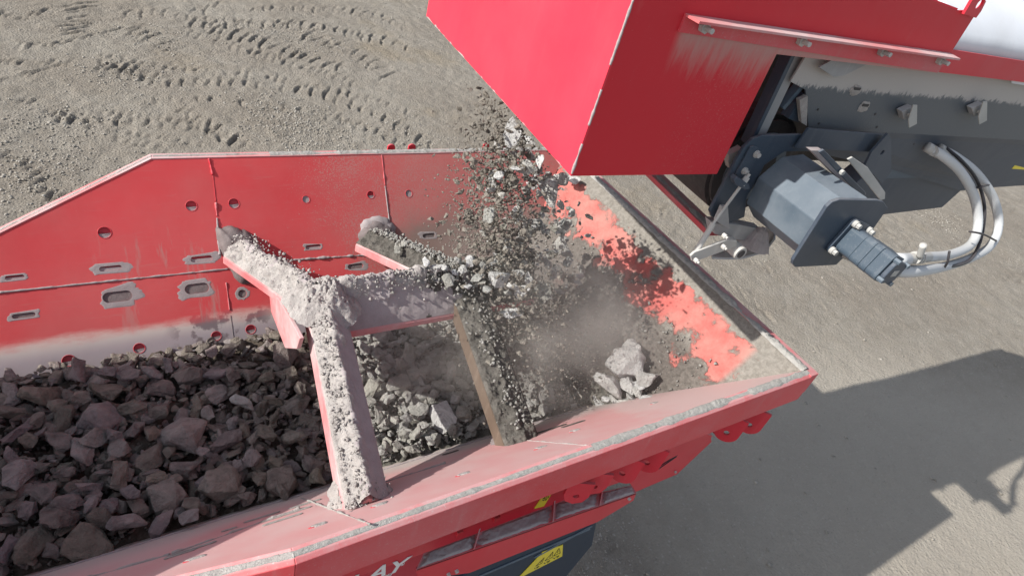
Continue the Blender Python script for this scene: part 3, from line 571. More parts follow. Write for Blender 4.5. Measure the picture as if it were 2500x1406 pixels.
# dark blue tank under the shelf
tk = MB(); tk.prism([ony(1100, 1430, 1.06), ony(1150, 1392, 1.06), ony(1458, 1268, 1.06), ony(1446, 1330, 1.06), ony(1380, 1410, 1.06), ony(1340, 1450, 1.06)], (0, .5, 0)); tank = tk.build('blue_tank', M['navy'], CR, bevel=.006)
for a, b in (((1305, 1360), (1445, 1283)), ((1170, 1406), (1440, 1290))): mb = MB(); mb.tube([ony(*a, 1.057), ony(*b, 1.057)], .006, 8); mb.build('pressed_rib', M['bluelite'], tank)
def sticker(P, y, parent, cells, m='yellow', t=.003):
    q = [ony(*p, y) if not callable(y) else y(*p) for p in P]; nrm = (q[1]-q[0]).cross(q[3]-q[0]).normalized()
    if nrm.dot(Vector((0, -1, 0))) < 0: nrm = -nrm
    o = MB().prism(q, nrm*t).build('warning_label', M[m], parent)
    def at(u, v): return q[0].lerp(q[1], u).lerp(q[3].lerp(q[2], u), v)+nrm*(t+.0006)
    W_ = .0014*1.2
    for cx, cy, sx, sy in cells:                    # outlined warning triangle, mark inside, lines of pictogram
        T = [at(cx, cy+sy), at(cx-sx, cy-sy*.6), at(cx+sx, cy-sy*.6)]; g = MB(); g.tube([T[0], T[1]], W_, 5); g.tube([T[1], T[2]], W_, 5); g.tube([T[2], T[0]], W_, 5); g.tube([at(cx, cy+sy*.4), at(cx, cy-sy*.2)], W_, 5)
        g.tube([at(cx-sx*.8, cy-sy*1.1), at(cx-sx*.2, cy-sy*1.5)], W_*1.4, 5); g.tube([at(cx-sx*.2, cy-sy*1.2), at(cx+sx*.7, cy-sy*1.2)], W_, 5); g.tube([at(cx+sx*.3, cy-sy*1.6), at(cx+sx*.8, cy-sy*1.3)], W_*1.4, 5); g.build('pictogram', M['ink'], o)
    return o
sticker([(1304, 1240), (1327, 1234), (1350, 1198), (1328, 1203)], PY-.001, body, [(.55, .72, .3, .16), ])
sticker([(1262, 1412), (1372, 1356), (1374, 1328), (1326, 1345)], 1.058, tank, [(.83, .58, .1, .28), (.6, .52, .1, .26), (.36, .42, .08, .2)])
# lettering
def text(s, p0, p1, size, parent, m, y, shear=.25):
    fc = bpy.data.curves.new('t', 'FONT'); fc.body = s; fc.size = size; fc.shear = shear; fc.extrude = .0015; fc.offset = size*.012; fc.space_character = 1.08
    to = bpy.data.objects.new('t', fc); COL.objects.link(to); dg = bpy.context.evaluated_depsgraph_get(); dg.update(); me = bpy.data.meshes.new_from_object(to.evaluated_get(dg)); bpy.data.objects.remove(to)
    ax = (p1-p0).normalized(); ay = ax.cross(Vector((0, 1, 0))); ay = ay if ay.z > 0 else -ay; nn = ax.cross(ay)
    vs = [p0+ax*v.co.x+ay*v.co.y+nn*(v.co.z+.002) for v in me.vertices]; fs = [tuple(q.vertices) for q in me.polygons]; return mesh('lettering', vs, fs, M[m], parent)
a, b = ony(1000, 1362, PY-.001), ony(1200, 1291, PY-.001); dr = (b-a).normalized(); b0 = ony(900, 1418, PY-.001)
text('A', ony(888, 1420, PY-.001), ony(888, 1420, PY-.001)+dr, .155, body, 'letter', PY); text('Y', ony(938, 1404, PY-.001), ony(938, 1404, PY-.001)+dr, .155, body, 'letter', PY, .2)
text('L', ony(838, 1440, PY-.001), ony(838, 1440, PY-.001)+dr, .155, body, 'letter', PY)
text('R', ony(979, 1379, PY-.001), ony(979, 1379, PY-.001)+dr, .018, body, 'letter', PY, 0)
p = ony(982, 1376, PY-.003); mb = MB(); mb.tube([p+dr*(.012*math.cos(t))+Vector((0, 0, .012*math.sin(t))) for t in np.linspace(0, 2*math.pi, 20)], .0012, 5); mb.build('lettering', M['letter'], body)
text('BRAND', ony(896, 1424, PY-.001), ony(896, 1424, PY-.001)+dr, .034, body, 'letter', PY, .15)
for x, y in ((1208, 1258), (1118, 1293)): p = ony(x, y, PY); mb = MB(); mb.box(p-Vector((0, .012, 0)), (.018, 0, .0), (0, .014, 0), (0, 0, .018)); mb.build('latch', M['red'], body, bevel=.004)
# lugs hanging under the skirt: plates facing along the machine, rounded at the bottom, with a pin hole
def lugplate(x, y, h, w, pt=False):
    AX_ = Vector((.9, -.43, 0)).normalized() if pt else Vector((.62, -.78, 0)).normalized()
    c = ony(x, y, .965); R = w/2; out = [(-R, h*.5)]+[(R*math.cos(t), R*math.sin(t)-h*.5+R) for t in np.linspace(math.pi, 2*math.pi, 14 if not pt else 5)]+[(R, h*.5)]
    plate('lug', out, [circ((0, -h*.5+R), R*.25, 12)], .014, Vector((c.x, .965, c.z)), AX_, (0, 0, 1), M['red'], CR)
for x, y in ((1410, 1205), (1455, 1182)): lugplate(x, y, .16, .12, True)
for x, y in ((1524, 1146), (1584, 1120), (1780, 1048), (1836, 1029)): lugplate(x, y, .19, .13)
mb = MB(); mb.cyl(ony(1500, 1138, 1.03), ony(1590, 1108, 1.03), .03, 16); mb.build('pivot_tube', M['red'], CR)
mb = MB(); mb.cyl(ony(1745, 1050, 1.03), ony(1835, 1015, 1.03), .022, 16); mb.build('pivot_tube', M['red'], CR)
mb = MB(); mb.prism([ony(1468, 1170, 1.01), ony(1500, 1180, 1.01), ony(1502, 1135, 1.01), ony(1468, 1148, 1.01)], (0, .05, 0)); mb.build('lug_block', M['red'], CR)
# support legs and tracks below (their shade is on the ground)
mb = MB(); mb.box((-.3, 2.2, 1.2), (.9, 0, 0), (0, .7, 0), (0, 0, .4)); mb.build('undercarriage', M['blue'], CR, bevel=.02)

# ------------------------------------------------------------------ grate inside the hopper: roofed beams caked in dust
def roof(name, A, B, side, wl, wr, drop, skirt_, amp, parent=CR, seed=0, ml='crust', mr='lav', bump_l=1., bump_r=.18, nu=200, nv=22, ext=.0, body='red_light'):
    """A,B ridge ends; side = unit horizontal vector to the right facet"""
    A = Vector(A); B = Vector(B); side = Vector(side); red = MB()
    dl = Vector((0, 0, -drop[0]))-side*wl; drt = Vector((0, 0, -drop[1]))+side*wr
    zz = Vector((0, 0, -1)); d = .012
    prof = lambda P: [P+dl*1.0+zz*d, P+zz*d, P+drt+zz*d, P+drt+zz*(skirt_[1]+d), P+drt*.94+zz*(skirt_[1]+d), P+zz*(d+.02), P+dl*.94+zz*(skirt_[0]+d), P+dl+zz*(skirt_[0]+d)]
    red.prism(prof(A), B-A); o = red.build(name, M[body], parent)
    Nl = (B-A).cross(dl).normalized(); Nl = Nl if Nl.z > 0 else -Nl; Nr = (B-A).cross(drt).normalized(); Nr = Nr if Nr.z > 0 else -Nr
    def fn(a, w):
        b = 2*w-1; p = A.lerp(B, a)+(dl*-b if b < 0 else drt*b)*.995; k = max(0, min(1, .5+b*3)); Nf = Nl.lerp(Nr, k).normalized(); e = max(.1, min(1, (1-abs(b))*7))
        f = fbm((p.x*16+seed, p.y*16, p.z*16), 7); g = abs(fbm((p.x*42, p.y*42, p.z*42+seed), 5)); kk = max(0, min(1, (b-.02+.5*fbm((p.x*9, p.y*9, p.z*9+seed), 4))*4)); w_ = bump_l+(bump_r-bump_l)*kk
        return p+Nf*(-.004+amp*w_*e*max(-.1, .35+f*.75+.55*g)+amp*.5*max(0, 1-abs(b)*2.4))
    vs, fs = grid(fn, nu, nv*2); cr = mesh('dust_crust', vs, fs, M[ml], o, smooth=True); cr.data.materials.append(M[mr]); cr.data.materials.append(M['darkdust'])
    for i, f in enumerate(cr.data.polygons):
        a = i//(nv*2)/nu; b = 2*((i % (nv*2))+.5)/(nv*2)-1; p = A.lerp(B, a)
        f.material_index = int(b+.55*fbm((p.x*9, p.y*9, b*2+seed), 5)-.08 > 0)  # dust tones per facet; part of the lit and shaded contrast is coloured in
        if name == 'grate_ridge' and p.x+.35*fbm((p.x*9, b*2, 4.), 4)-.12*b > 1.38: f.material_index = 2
    return o
J = Vector((.76, 2.17, 3.27))
SY = Vector((0, -1, 0)); SX = Vector((1, 0, 0))
ridge = roof('grate_ridge', (.74, 2.2, 3.275), (1.98, 2.2, 3.275), SY, .13, .125, (.12, .21), (.05, .03), .03, seed=1)
arm1 = roof('grate_arm', (.775, 2.2, 3.262), (.645, 1.16, 3.12), SX, .085, .095, (.07, .075), (.12, .2), .022, seed=2)
arm2 = roof('grate_arm', (.74, 2.2, 3.262), (.56, 2.98, 3.0), SX, .10, .10, (.09, .09), (.04, .04), .03, seed=3)
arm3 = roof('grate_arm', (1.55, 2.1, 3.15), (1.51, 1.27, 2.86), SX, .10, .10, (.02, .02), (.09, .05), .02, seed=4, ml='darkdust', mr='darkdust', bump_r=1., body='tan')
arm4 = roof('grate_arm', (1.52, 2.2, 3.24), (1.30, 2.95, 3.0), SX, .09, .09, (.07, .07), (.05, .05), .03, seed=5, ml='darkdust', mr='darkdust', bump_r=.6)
# red end plate where ridge and arms meet
ep = MB(); ep.prism([onx(654, 690, .60), onx(700, 765, .60), onx(732, 826, .60), onx(724, 852, .60), onx(696, 850, .60), onx(662, 762, .60)], (.02, 0, 0)); ep.build('end_plate', M['red_light'], CR, bevel=.004)
# crusty joint and foot heaps
def heap(name, c, rx, ry, h, m, parent=None, seed=0, n=90, rings=36, rag=.25, rough=.35, **kw):
    vs = [Vector(c)+Vector((0, 0, h))]; fs = []
    for k in range(1, rings+1):
        q = k/rings
        for j in range(n):
            t = 2*math.pi*j/n; e = 1+rag*fbm((math.cos(t)*1.5+seed, math.sin(t)*1.5, seed)); x = rx*q*e*math.cos(t); y = ry*q*e*math.sin(t)
            vs.append(Vector(c)+Vector((x, y, h*(1-q**1.7)+h*rough*(.7*fbm((x*14+seed, y*14, seed), 6)+.7*abs(fbm((x*40+seed, y*40, seed), 5)))*(1-q*.6)-h*.15*q)))
    for j in range(n): fs.append((0, 1+j, 1+(j+1) % n))
    for k in range(rings-1):
        for j in range(n): fs.append((1+k*n+j, 1+(k+1)*n+j, 1+(k+1)*n+(j+1) % n, 1+k*n+(j+1) % n))
    return mesh(name, vs, fs, m, parent, smooth=True, **kw)
heap('dust_crust', (.77, 2.17, 3.20), .19, .17, .10, M['crust'], arm1, 4, rough=.5)
heap('dust_crust', (.65, 1.21, 2.98), .13, .17, .12, M['crust'], arm1, 5, rough=.6)
heap('dust_crust', (.57, 2.90, 2.90), .06, .09, .10, M['crust'], arm2, 6, rough=.7)
heap('dust_crust', (1.53, 1.42, 2.76), .12, .07, .07, M['pocket'], arm3, 7, rough=.6)

# ------------------------------------------------------------------ stones
def rockmesh(seed, asp, rough=.04, npt_=12):
    rs = random.Random(seed); bm = bmesh.new()
    for _ in range(npt_):
        v = Vector((rs.gauss(0, 1), rs.gauss(0, 1), rs.gauss(0, 1))).normalized()
        mxx = max(abs(v.x), abs(v.y), abs(v.z)); v = v*(.62+.38/mxx*.8)*rs.uniform(.85, 1.05); bm.verts.new((v.x*asp[0]*.5, v.y*asp[1]*.5, v.z*asp[2]*.5))
    r = bmesh.ops.convex_hull(bm, input=bm.verts); bmesh.ops.delete(bm, geom=list({g for g in r['geom_interior']+r['geom_unused'] if isinstance(g, bmesh.types.BMVert)}), context='VERTS')
    bmesh.ops.dissolve_limit(bm, angle_limit=math.radians(14), verts=bm.verts, edges=bm.edges)
    bmesh.ops.bevel(bm, geom=bm.edges[:], offset=.022, segments=1, affect='EDGES', clamp_overlap=True)
    bmesh.ops.triangulate(bm, faces=bm.faces); bmesh.ops.subdivide_edges(bm, edges=bm.edges[:], cuts=2, use_grid_fill=True)
    bm.normal_update()
    for v in bm.verts:
        p = v.co*2.4+Vector((seed*3.7, 0, 0)); v.co += v.normal*(rough*fbm(p, 5)+rough*.7*fbm(p*3.5, 4))
    me = bpy.data.meshes.new('rock'); bm.to_mesh(me); bm.free()
    for f in me.polygons: f.use_smooth = False
    return me
CH = [rockmesh(i, random.Random(i).choice([(1, .8, .62), (1.05, .72, .5), (1, .9, .75), (1.15, .62, .5), (1, .78, .42)])) for i in range(14)]
FL = [rockmesh(50+i, (1.15, .7, .32), npt_=11) for i in range(6)]
rockset = {}
def rock(p, size, m, label, group, mesh_=None, rot=None, asp=None, name='rock'):
    key = (m, mesh_ if mesh_ is not None else random.randrange(14)); lib = FL if key[1] >= 100 else CH
    if key not in rockset: me = lib[key[1] % 100].copy(); me.materials.append(M[m]); rockset[key] = me
    o = bpy.data.objects.new(name, rockset[key]); COL.objects.link(o); o.location = p; o.scale = tuple(size*(a if asp else 1) for a in (asp or (1, 1, 1)))
    o.rotation_euler = rot or (random.uniform(-.6, .6), random.uniform(-.6, .6), random.uniform(0, 6.28))
    o['label'] = label; o['category'] = 'rock'; o['group'] = group
    return o
LOW = []
for i_ in range(12):
    rs = random.Random(900+i_); bm = bmesh.new(); asp = rs.choice([(1, .75, .55), (1, .85, .7), (1.15, .6, .45)])
    for _ in range(11):
        v = Vector((rs.gauss(0, 1), rs.gauss(0, 1), rs.gauss(0, 1))).normalized()*rs.uniform(.8, 1.1); bm.verts.new((v.x*asp[0]*.55, v.y*asp[1]*.55, v.z*asp[2]*.55))
    rr__ = bmesh.ops.convex_hull(bm, input=bm.verts); bmesh.ops.delete(bm, geom=list({g for g in rr__['geom_interior']+rr__['geom_unused'] if isinstance(g, bmesh.types.BMVert)}), context='VERTS')
    bmesh.ops.bevel(bm, geom=bm.edges[:], offset=.03, segments=1, affect='EDGES', clamp_overlap=True); bmesh.ops.triangulate(bm, faces=bm.faces); bm.verts.index_update()
    LOW.append(([v.co.copy() for v in bm.verts], [tuple(v.index for v in f.verts) for f in bm.faces])); bm.free()
def stones(name, items, m, label):
    vs, fs = [], []
    for p, sz in items:
        V_, F_ = random.choice(LOW); Mx = Matrix.Rotation(random.uniform(0, 6.28), 3, 'Z') @ Matrix.Rotation(random.uniform(-.7, .7), 3, 'X') @ Matrix.Rotation(random.uniform(-.7, .7), 3, 'Y'); k = len(vs)
        vs += [Vector(p)+(Mx @ v)*sz for v in V_]; fs += [tuple(i+k for i in f) for f in F_]
    me = bpy.data.meshes.new(name); me.from_pydata(vs, [], fs); return finish(bpy.data.objects.new(name, me), m, None, kind='stuff', label=label, category='stone chips')
# left bed: large stones read from the photo (zoomed pixels, width)
ZL = [(465, 235, 170), (235, 375, 230), (60, 375, 170), (600, 355, 220), (730, 260, 180), (1070, 265, 185), (915, 350, 160), (590, 510, 225), (190, 525, 120), (360, 520, 170), (750, 455, 150), (905, 480, 150), (1100, 450, 120), (1380, 425, 135), (1485, 455, 120), (1225, 375, 155), (1510, 275, 110), (1420, 265, 115), (1200, 135, 100), (1310, 115, 130), (1475, 170, 85), (1620, 160, 170), (1650, 260, 120), (1030, 600, 280), (865, 600, 120), (1280, 640, 190), (760, 580, 100), (540, 625, 150), (330, 640, 170), (470, 700, 200), (670, 680, 150), (870, 735, 200), (80, 580, 180), (110, 830, 220), (700, 830, 180), (365, 820, 100), (640, 740, 90), (1255, 890, 230), (930, 960, 230), (1600, 865, 230), (1775, 760, 140), (1800, 840, 125), (1510, 590, 130), (1650, 615, 165), (1565, 400, 160), (1665, 430, 180), (1070, 1065, 130), (340, 1060, 290), (220, 1200, 270), (500, 1230, 300), (730, 1100, 190), (920, 1100, 160), (60, 1250, 150), (240, 930, 190), (400, 990, 170), (620, 1010, 150), (50, 950, 90), (750, 930, 140), (500, 880, 160), (1040, 790, 190), (1350, 780, 95), (1430, 740, 110), (1150, 700, 90), (1600, 930, 100), (780, 1010, 130), (1090, 990, 140), (50, 470, 150), (160, 1030, 110), (560, 1090, 150), (1000, 850, 90), (1180, 480, 100), (1320, 540, 90), (1385, 580, 90), (610, 245, 90), (940, 215, 100), (860, 250, 130), (1240, 260, 150), (1320, 270, 100), (1450, 620, 90), (1560, 500, 90), (1720, 600, 110), (1560, 760, 110), (1470, 850, 110), (60, 720, 120), (230, 770, 110), (330, 440, 110), (450, 400, 110), (640, 600, 100), (960, 700, 110), (1150, 870, 100), (1400, 960, 120), (160, 640, 110), (510, 1000, 110), (890, 850, 120), (1700, 340, 110), (1560, 230, 100)]
BL = 'angular dark brown rock lying in the left part of the crusher hopper'
spec = {7: 'large square flat-faced dark brown rock in the left hopper bed', 13: 'pale blue-grey blocky rock among the brown rocks in the left hopper bed', 23: 'long wedge-shaped brown rock in the middle of the left hopper bed', 37: 'dark speckled rock with a pale chipped edge near the hopper\'s sunlit near wall', 38: 'tall olive-brown pointed rock near the sunlit near wall', 49: 'big wide mauve-grey rock at the bottom of the left hopper bed', 48: 'big sloping mauve-grey rock just left of the widest bottom rock', 47: 'long flat mauve-brown rock above the two largest bottom rocks', 0: 'dark rock leaning on the worn far wall over a round red hole', 5: 'tall smooth brown slab standing near the worn far wall', 25: 'square-topped brown block right of the long wedge rock', 31: 'rock with a bright patch of sunlight left of the wedge rock', 3: 'triangular grey-brown rock with a sharp ridge near the far wall', 1: 'rock with a bright chipped end at the left edge of the bed'}
taken = []
for i, (x, y, w) in enumerate(ZL):
    X_, Y_ = x/2.32, 800+y/2.32; p = onz(X_, Y_, 2.575); s = px(p, w/2.32)*1.15; p = onz(X_, Y_, 2.60-.18*s+random.uniform(-.02, .02)); taken.append((p.x, p.y, s*.45))
    g = i == 13; rock(p, s, 'rock_g' if g else 'rock_b', spec.get(i, BL), 'dark rocks in the left hopper bed')
def fill(n, x0, x1, y0, y1, z0, z1, s0, s1, m, label, group, tk, cull=.8):
    k = 0; t = 0
    while k < n and t < n*60:
        t += 1; x, y = random.uniform(x0, x1), random.uniform(y0, y1); s = random.uniform(s0, s1)
        if any((x-a)**2+(y-b)**2 < (cull*(r+s*.35))**2 for a, b, r in tk): continue
        tk.append((x, y, s*.4)); rock(Vector((x, y, random.uniform(z0, z1))), s, m, label, group); k += 1
fill(100, -1.1, .8, 1.68, 2.68, 2.49, 2.55, .07, .16, 'rock_b', BL, 'dark rocks in the left hopper bed', taken, .5)
# middle compartment
ZM = [(970, 870, 95), (1080, 800, 115), (1160, 830, 85), (1310, 770, 115), (1330, 880, 125), (1250, 930, 150), (1480, 910, 105), (1100, 1000, 75), (1090, 1045, 70), (1010, 1130, 125), (1180, 1090, 150), (1450, 1100, 125), (1505, 1030, 115), (1060, 1280, 105), (1160, 1310, 65), (1230, 1300, 75), (1310, 1250, 105), (1450, 1300, 190), (1570, 1270, 110), (1330, 1350, 90), (1200, 970, 80), (1290, 1390, 90), (930, 800, 80), (1400, 740, 90), (940, 1000, 80), (1000, 1200, 90), (1240, 1180, 80), (1390, 1170, 80), (1130, 1180, 90), (1420, 820, 80), (1060, 920, 100), (1580, 1100, 80), (1350, 1010, 90), (1270, 1040, 80), (1530, 1180, 90)]
GL = 'angular grey rock lying in the middle compartment of the hopper'; tk2 = []
for i, (x, y, w) in enumerate(ZM):
    X_, Y_ = 500+x/2.5, 500+y/2.5; p = onz(X_, Y_, 2.57); s = px(p, w/2.5)*1.3; p = onz(X_, Y_, 2.60-.18*s); tk2.append((p.x, p.y, s*.45)); rock(p, s, 'rock_l' if i == 17 else 'rock_g', 'largest pale grey rock in the middle hopper compartment, flat bright top' if i == 17 else GL, 'grey rocks in the middle compartment')
for x, y, w in ((1008, 1096, 58), (948, 1076, 44), (930, 1100, 40), (1020, 1060, 30), (985, 1060, 35), (1105, 1050, 40), (1060, 1065, 36), (1135, 1020, 40)): p = onz(x, y, 2.56); s = px(p, w); tk2.append((p.x, p.y, s*.45)); rock(p, s, 'rock_g', GL, 'grey rocks in the middle compartment')
fill(38, .9, 1.62, 1.68, 2.68, 2.50, 2.55, .07, .13, 'rock_g', GL, 'grey rocks in the middle compartment', tk2, .62)
RL = 'dusty grey rock in the shaded right compartment under the falling stone'; tk3 = []
for x, y, w in ((1326, 1000, 34), (1264, 1005, 28), (1296, 1016, 34), (1240, 980, 30), (1350, 960, 34), (1290, 940, 40), (1330, 925, 50), (1400, 990, 24), (1260, 850, 34), (1215, 790, 40), (1250, 900, 30)): p = onz(x, y, 2.55); s = px(p, w)*1.05; tk3.append((p.x, p.y, s*.45)); rock(p, s, 'rock_g', RL, 'rocks in the right compartment')
fill(12, 1.75, 2.25, 1.75, 2.6, 2.50, 2.56, .05, .09, 'rock_g', RL, 'rocks in the right compartment', tk3)
# heap against the near wall at the right
PL = 'pale rock in the small heap resting on the near wall at the right end'
for k, (x, y, w, a) in enumerate(((560, 120, 95, 1), (535, 205, 150, 2), (440, 330, 165, 3), (548, 320, 95, 1), (640, 275, 100, 2), (600, 290, 60, 1), (600, 365, 60, 1), (385, 430, 80, 4), (640, 400, 60, 3), (560, 400, 60, 0), (500, 250, 70, 1), (470, 400, 70, 5), (590, 230, 60, 2), (520, 420, 60, 6), (600, 330, 50, 7), (430, 400, 60, 8), (570, 170, 60, 2), (610, 180, 50, 1))):
    X_, Y_ = 1300+x/2.32, 800+y/2.32; p = onplane(X_, Y_, Vector((PX, PN, ZP))+EN*(.08+.03*(k < 3)), EN); rock(p, px(p, w/2.32)*1.8, 'rock_l', 'topmost pale rock of the heap on the near wall' if k == 0 else 'largest pale jagged rock of the heap on the near wall' if k == 2 else PL, 'rock heap on the near wall')
c = onplane(1520, 970, Vector((PX, PN, ZP)), EN); heap('dirt_heap', c+Vector((-.02, .0, -.06)), .15, .24, .13, M['fines_g'], None, 31, rough=.5, kind='stuff', label='grey dirt under the small rock heap on the near wall', category='dirt')
# stones piled on the ridge
HL = 'grey rock heaped on the ridge beam beside the falling stone'; tkr = []
for k, (x, y, w) in enumerate(((990, 597, 42), (1012, 614, 42), (1063, 655, 52), (1097, 685, 42), (1200, 592, 48), (1238, 592, 55), (1232, 636, 78), (1215, 675, 82), (1150, 640, 38), (1165, 678, 44), (1120, 637, 30), (1255, 700, 40), (1180, 648, 34), (1275, 640, 40), (1040, 640, 34), (970, 610, 28), (1085, 655, 30), (1140, 700, 30), (1190, 705, 32), (1290, 680, 40), (1270, 600, 36), (1265, 665, 40), (1205, 640, 30), (1025, 600, 26), (1175, 690, 30), (1110, 665, 28), (1130, 660, 30), (1240, 715, 26))):
    yy = 2.45 if x < 1035 and y < 625 else 2.2; zz = 3.12 if yy > 2.3 else 3.31+.04*random.random()
    p = onz(x, y, zz); p2 = ony(x, y, p.y); rock(p, px(p, w)*1.05, 'rock_l' if k % 3 else 'rock_g', 'blocky two-faced grey rock at the front of the heap on the ridge beam' if k == 7 else 'broad pale rock crowning the heap on the ridge beam' if k == 6 else HL, 'rock heap on the ridge beam')
# falling stones
FLb = 'grey stone falling in mid air under the red hood'
falls = [(1250, 325, 60, 104), (1285, 410, 48, 3), (1245, 440, 44, 1), (1335, 472, 76, 102), (1370, 437, 38, 2), (1283, 565, 62, 100), (1380, 552, 46, 4), (1320, 553, 36, 101), (1377, 600, 54, 103), (1250, 765, 48, 105), (1325, 712, 50, 2), (1281, 712, 42, 102), (1465, 492, 80, 101), (1437, 450, 40, 5), (1195, 525, 38, 6), (1205, 430, 34, 103), (1198, 458, 32, 8), (1368, 710, 22, 9), (1265, 350, 36, 10), (1290, 345, 34, 11), (1262, 525, 38, 2), (1305, 440, 34, 5), (1230, 555, 22, 4), (1320, 395, 30, 104), (1290, 460, 22, 3), (1385, 640, 26, 6), (1345, 620, 24, 7), (1400, 440, 34, 9), (1240, 610, 22, 2), (1330, 640, 28, 10), (1300, 700, 30, 11), (1350, 670, 28, 1), (1225, 475, 20, 3), (1370, 500, 24, 0), (1395, 520, 20, 2), (1410, 690, 18, 5), (1255, 380, 24, 13), (1180, 570, 18, 12)]
FX = {0: 'topmost falling stone, a big flat one at the edge of the red hood', 3: 'largest pale stone in mid air, tall, left of the hood\'s lowest corner', 12: 'long pale stone falling over the salmon end wall right of the hood corner', 9: 'thin pale shard falling below the ridge beam', 10: 'round-faced pale stone in the air at the right end of the ridge beam'}
for k, (x, y, w, mi) in enumerate(falls):
    p = ony(x, y, 2.12+random.uniform(-.12, .3)) if k not in (9, 10, 11) else ony(x, y, 1.95)
    for yy in np.arange(p.y, 3.1, .06):
        p = ony(x, y, yy)
        if p.z < 4.16-(p.x-1.45)/1.5: break
    rock(p, px(p, w)*1.35, 'rock_l' if k % 4 != 2 else 'rock_g', FX.get(k, FLb), 'stones falling from the hood', mesh_=mi, rot=(Vector((-.7, -.35+random.gauss(0, .25), .55+random.gauss(0, .3))).to_track_quat('Z', 'Y') @ Matrix.Rotation(random.uniform(0, 6.28), 3, 'Z').to_quaternion()).to_euler(), name='falling_rock')
for k in range(190):
    t = (k+random.random())/190; x = 1290+30*t+random.gauss(0, 46+46*t); y = 315+430*t
    if x < 1150+30*t or y < 290+(x-1245)*1.12+8: continue
    p = ony(x, y, 2.15)
    for yy in np.arange(2.05+random.uniform(0, .5), 3.1, .06):
        p = ony(x, y, yy)
        if p.z < 4.16-(p.x-1.45)/1.5: break
    w = random.choice((11, 13, 16, 20, 26, 34))
    rock(p, px(p, w)*1.1, random.choice(('rock_l', 'rock_g', 'rock_g')), FLb, 'stones falling from the hood', name='falling_rock')
items = []
for k in range(2000):
    t = random.random()**.75; z = 4.2-1.4*t; sp = .12+.13*t; x = 1.60+.3*t*t+random.gauss(0, sp*.6); y = 2.27-.22*t*t+random.gauss(0, sp*.85)
    if z > 4.2-(x-1.45)/1.5 and random.random() < .6: continue
    items.append((Vector((x, y, z)), random.choice((.014, .018, .024, .032, .045))))
stones('falling_stones', items, M['grit'], 'small brown-grey stones falling in a dense stream from the red hood')
cs, ss = [], []
for k in range(9000):
    t = random.random()**.7; z = 4.22-1.5*t; sp = .13+.17*t
    x = 1.60+.38*t*t+random.gauss(0, sp*.62); y = 2.27-.28*t*t+random.gauss(0, sp*.85)
    if z > 4.2-(x-1.45)/1.5 and random.random() < .7: continue
    s = random.choice([.004, .006, .008, .010, .014])*random.uniform(.7, 1.4)
    cs.append((x, y, z+random.gauss(0, .03))); ss.append(s)
chips('falling_grit', cs, ss, M['grit'], tumble=True, flat=.8, kind='stuff', label='small stone chips and grit falling from the red hood', category='grit')
# beds of fines between the stones
def bed(name, x0, x1, y0, y1, z, amp, m, nu, nv, seed, label):
    def fn(a, b):
        x = x0+(x1-x0)*a; y = y0+(y1-y0)*b; return Vector((x, y, z+amp*fbm((x*6, y*6, seed), 5)+amp*.6*fbm((x*24, y*24, seed), 3)))
    vs, fs = grid(fn, nu, nv); return mesh(name, vs, fs, m, None, smooth=True, kind='stuff', label=label, category='fines')
bed('stone_fines', XL, .86, PN-.02, PF+.02, 2.485, .07, M['fines_b'], 120, 60, 1, 'brown stone fines between the dark rocks')
bed('stone_fines', .86, PX, PN-.02, PF+.02, 2.485, .05, M['fines_g'], 100, 60, 2, 'grey stone fines between the grey rocks')
stones('packed_stones', [(Vector((random.uniform(-1.3, .8), random.uniform(PN+.01, PF-.01), random.uniform(2.48, 2.555))), random.choice((.03, .04, .055, .07, .09))) for _ in range(2300)], M['rock_b'], 'brown stones packed in the gaps between the larger dark rocks')
stones('packed_stones', [(Vector((random.uniform(.9, 2.2), random.uniform(PN+.01, PF-.01), random.uniform(2.49, 2.56))), random.choice((.025, .035, .045, .06, .08))) for _ in range(1500)], M['rock_g'], 'grey stones packed in the gaps between the larger grey rocks')
cs, ss = [], []
for k in range(5000):
    x = random.uniform(-1.3, .84); y = random.uniform(PN, PF); cs.append((x, y, 2.47+.03*random.random()+.05*fbm((x*6, y*6, 1), 5))); ss.append(random.uniform(.008, .03)*random.choice((.5, .7, 1)))
chips('stone_chips', cs, ss, M['rock_b'], kind='stuff', label='small brown stone chips filling gaps in the left bed', category='stone chips', tumble=True, flat=.8)
cs, ss = [], []
for k in range(4500):
    x = random.uniform(.84, PX); y = random.uniform(PN, PF); cs.append((x, y, 2.485+.03*random.random()+.05*fbm((x*6, y*6, 2), 5))); ss.append(random.uniform(.008, .03)*random.choice((.5, .7, 1)))
for k in range(2600):                        # chips on the ridge, arm, end wall corner
    r = random.random()
    if r < .45: x = random.triangular(1.0, 1.98, 1.75); y = 2.2+random.gauss(0, .05); z = 3.28-abs(y-2.2)*.9+.03*random.random()
    elif r < .6: t = random.random(); x = 1.31+.2*t+random.gauss(0, .03); y = 2.93-.7*t; z = 3.02+.23*t+.02
    elif r < .64: t = random.random(); x = 1.53+random.gauss(0, .045); y = 2.05-.68*t; z = 3.14-.24*t+.015
    else: a = random.random(); b = random.random(); q = Vector((PX, PN, ZP)).lerp(Vector((PX, PF, ZP)), a).lerp(Vector((X1, YN, ZR)).lerp(Vector((X1, YF, ZR)), a), b**2*.7); q += EN*.012; x, y, z = q
    cs.append((x, y, z)); ss.append(random.uniform(.006, .026))
chips('stone_chips', cs, ss, M['rock_g'], kind='stuff', label='small grey stone chips filling gaps and lying on the beams', category='stone chips', tumble=True, flat=.8)

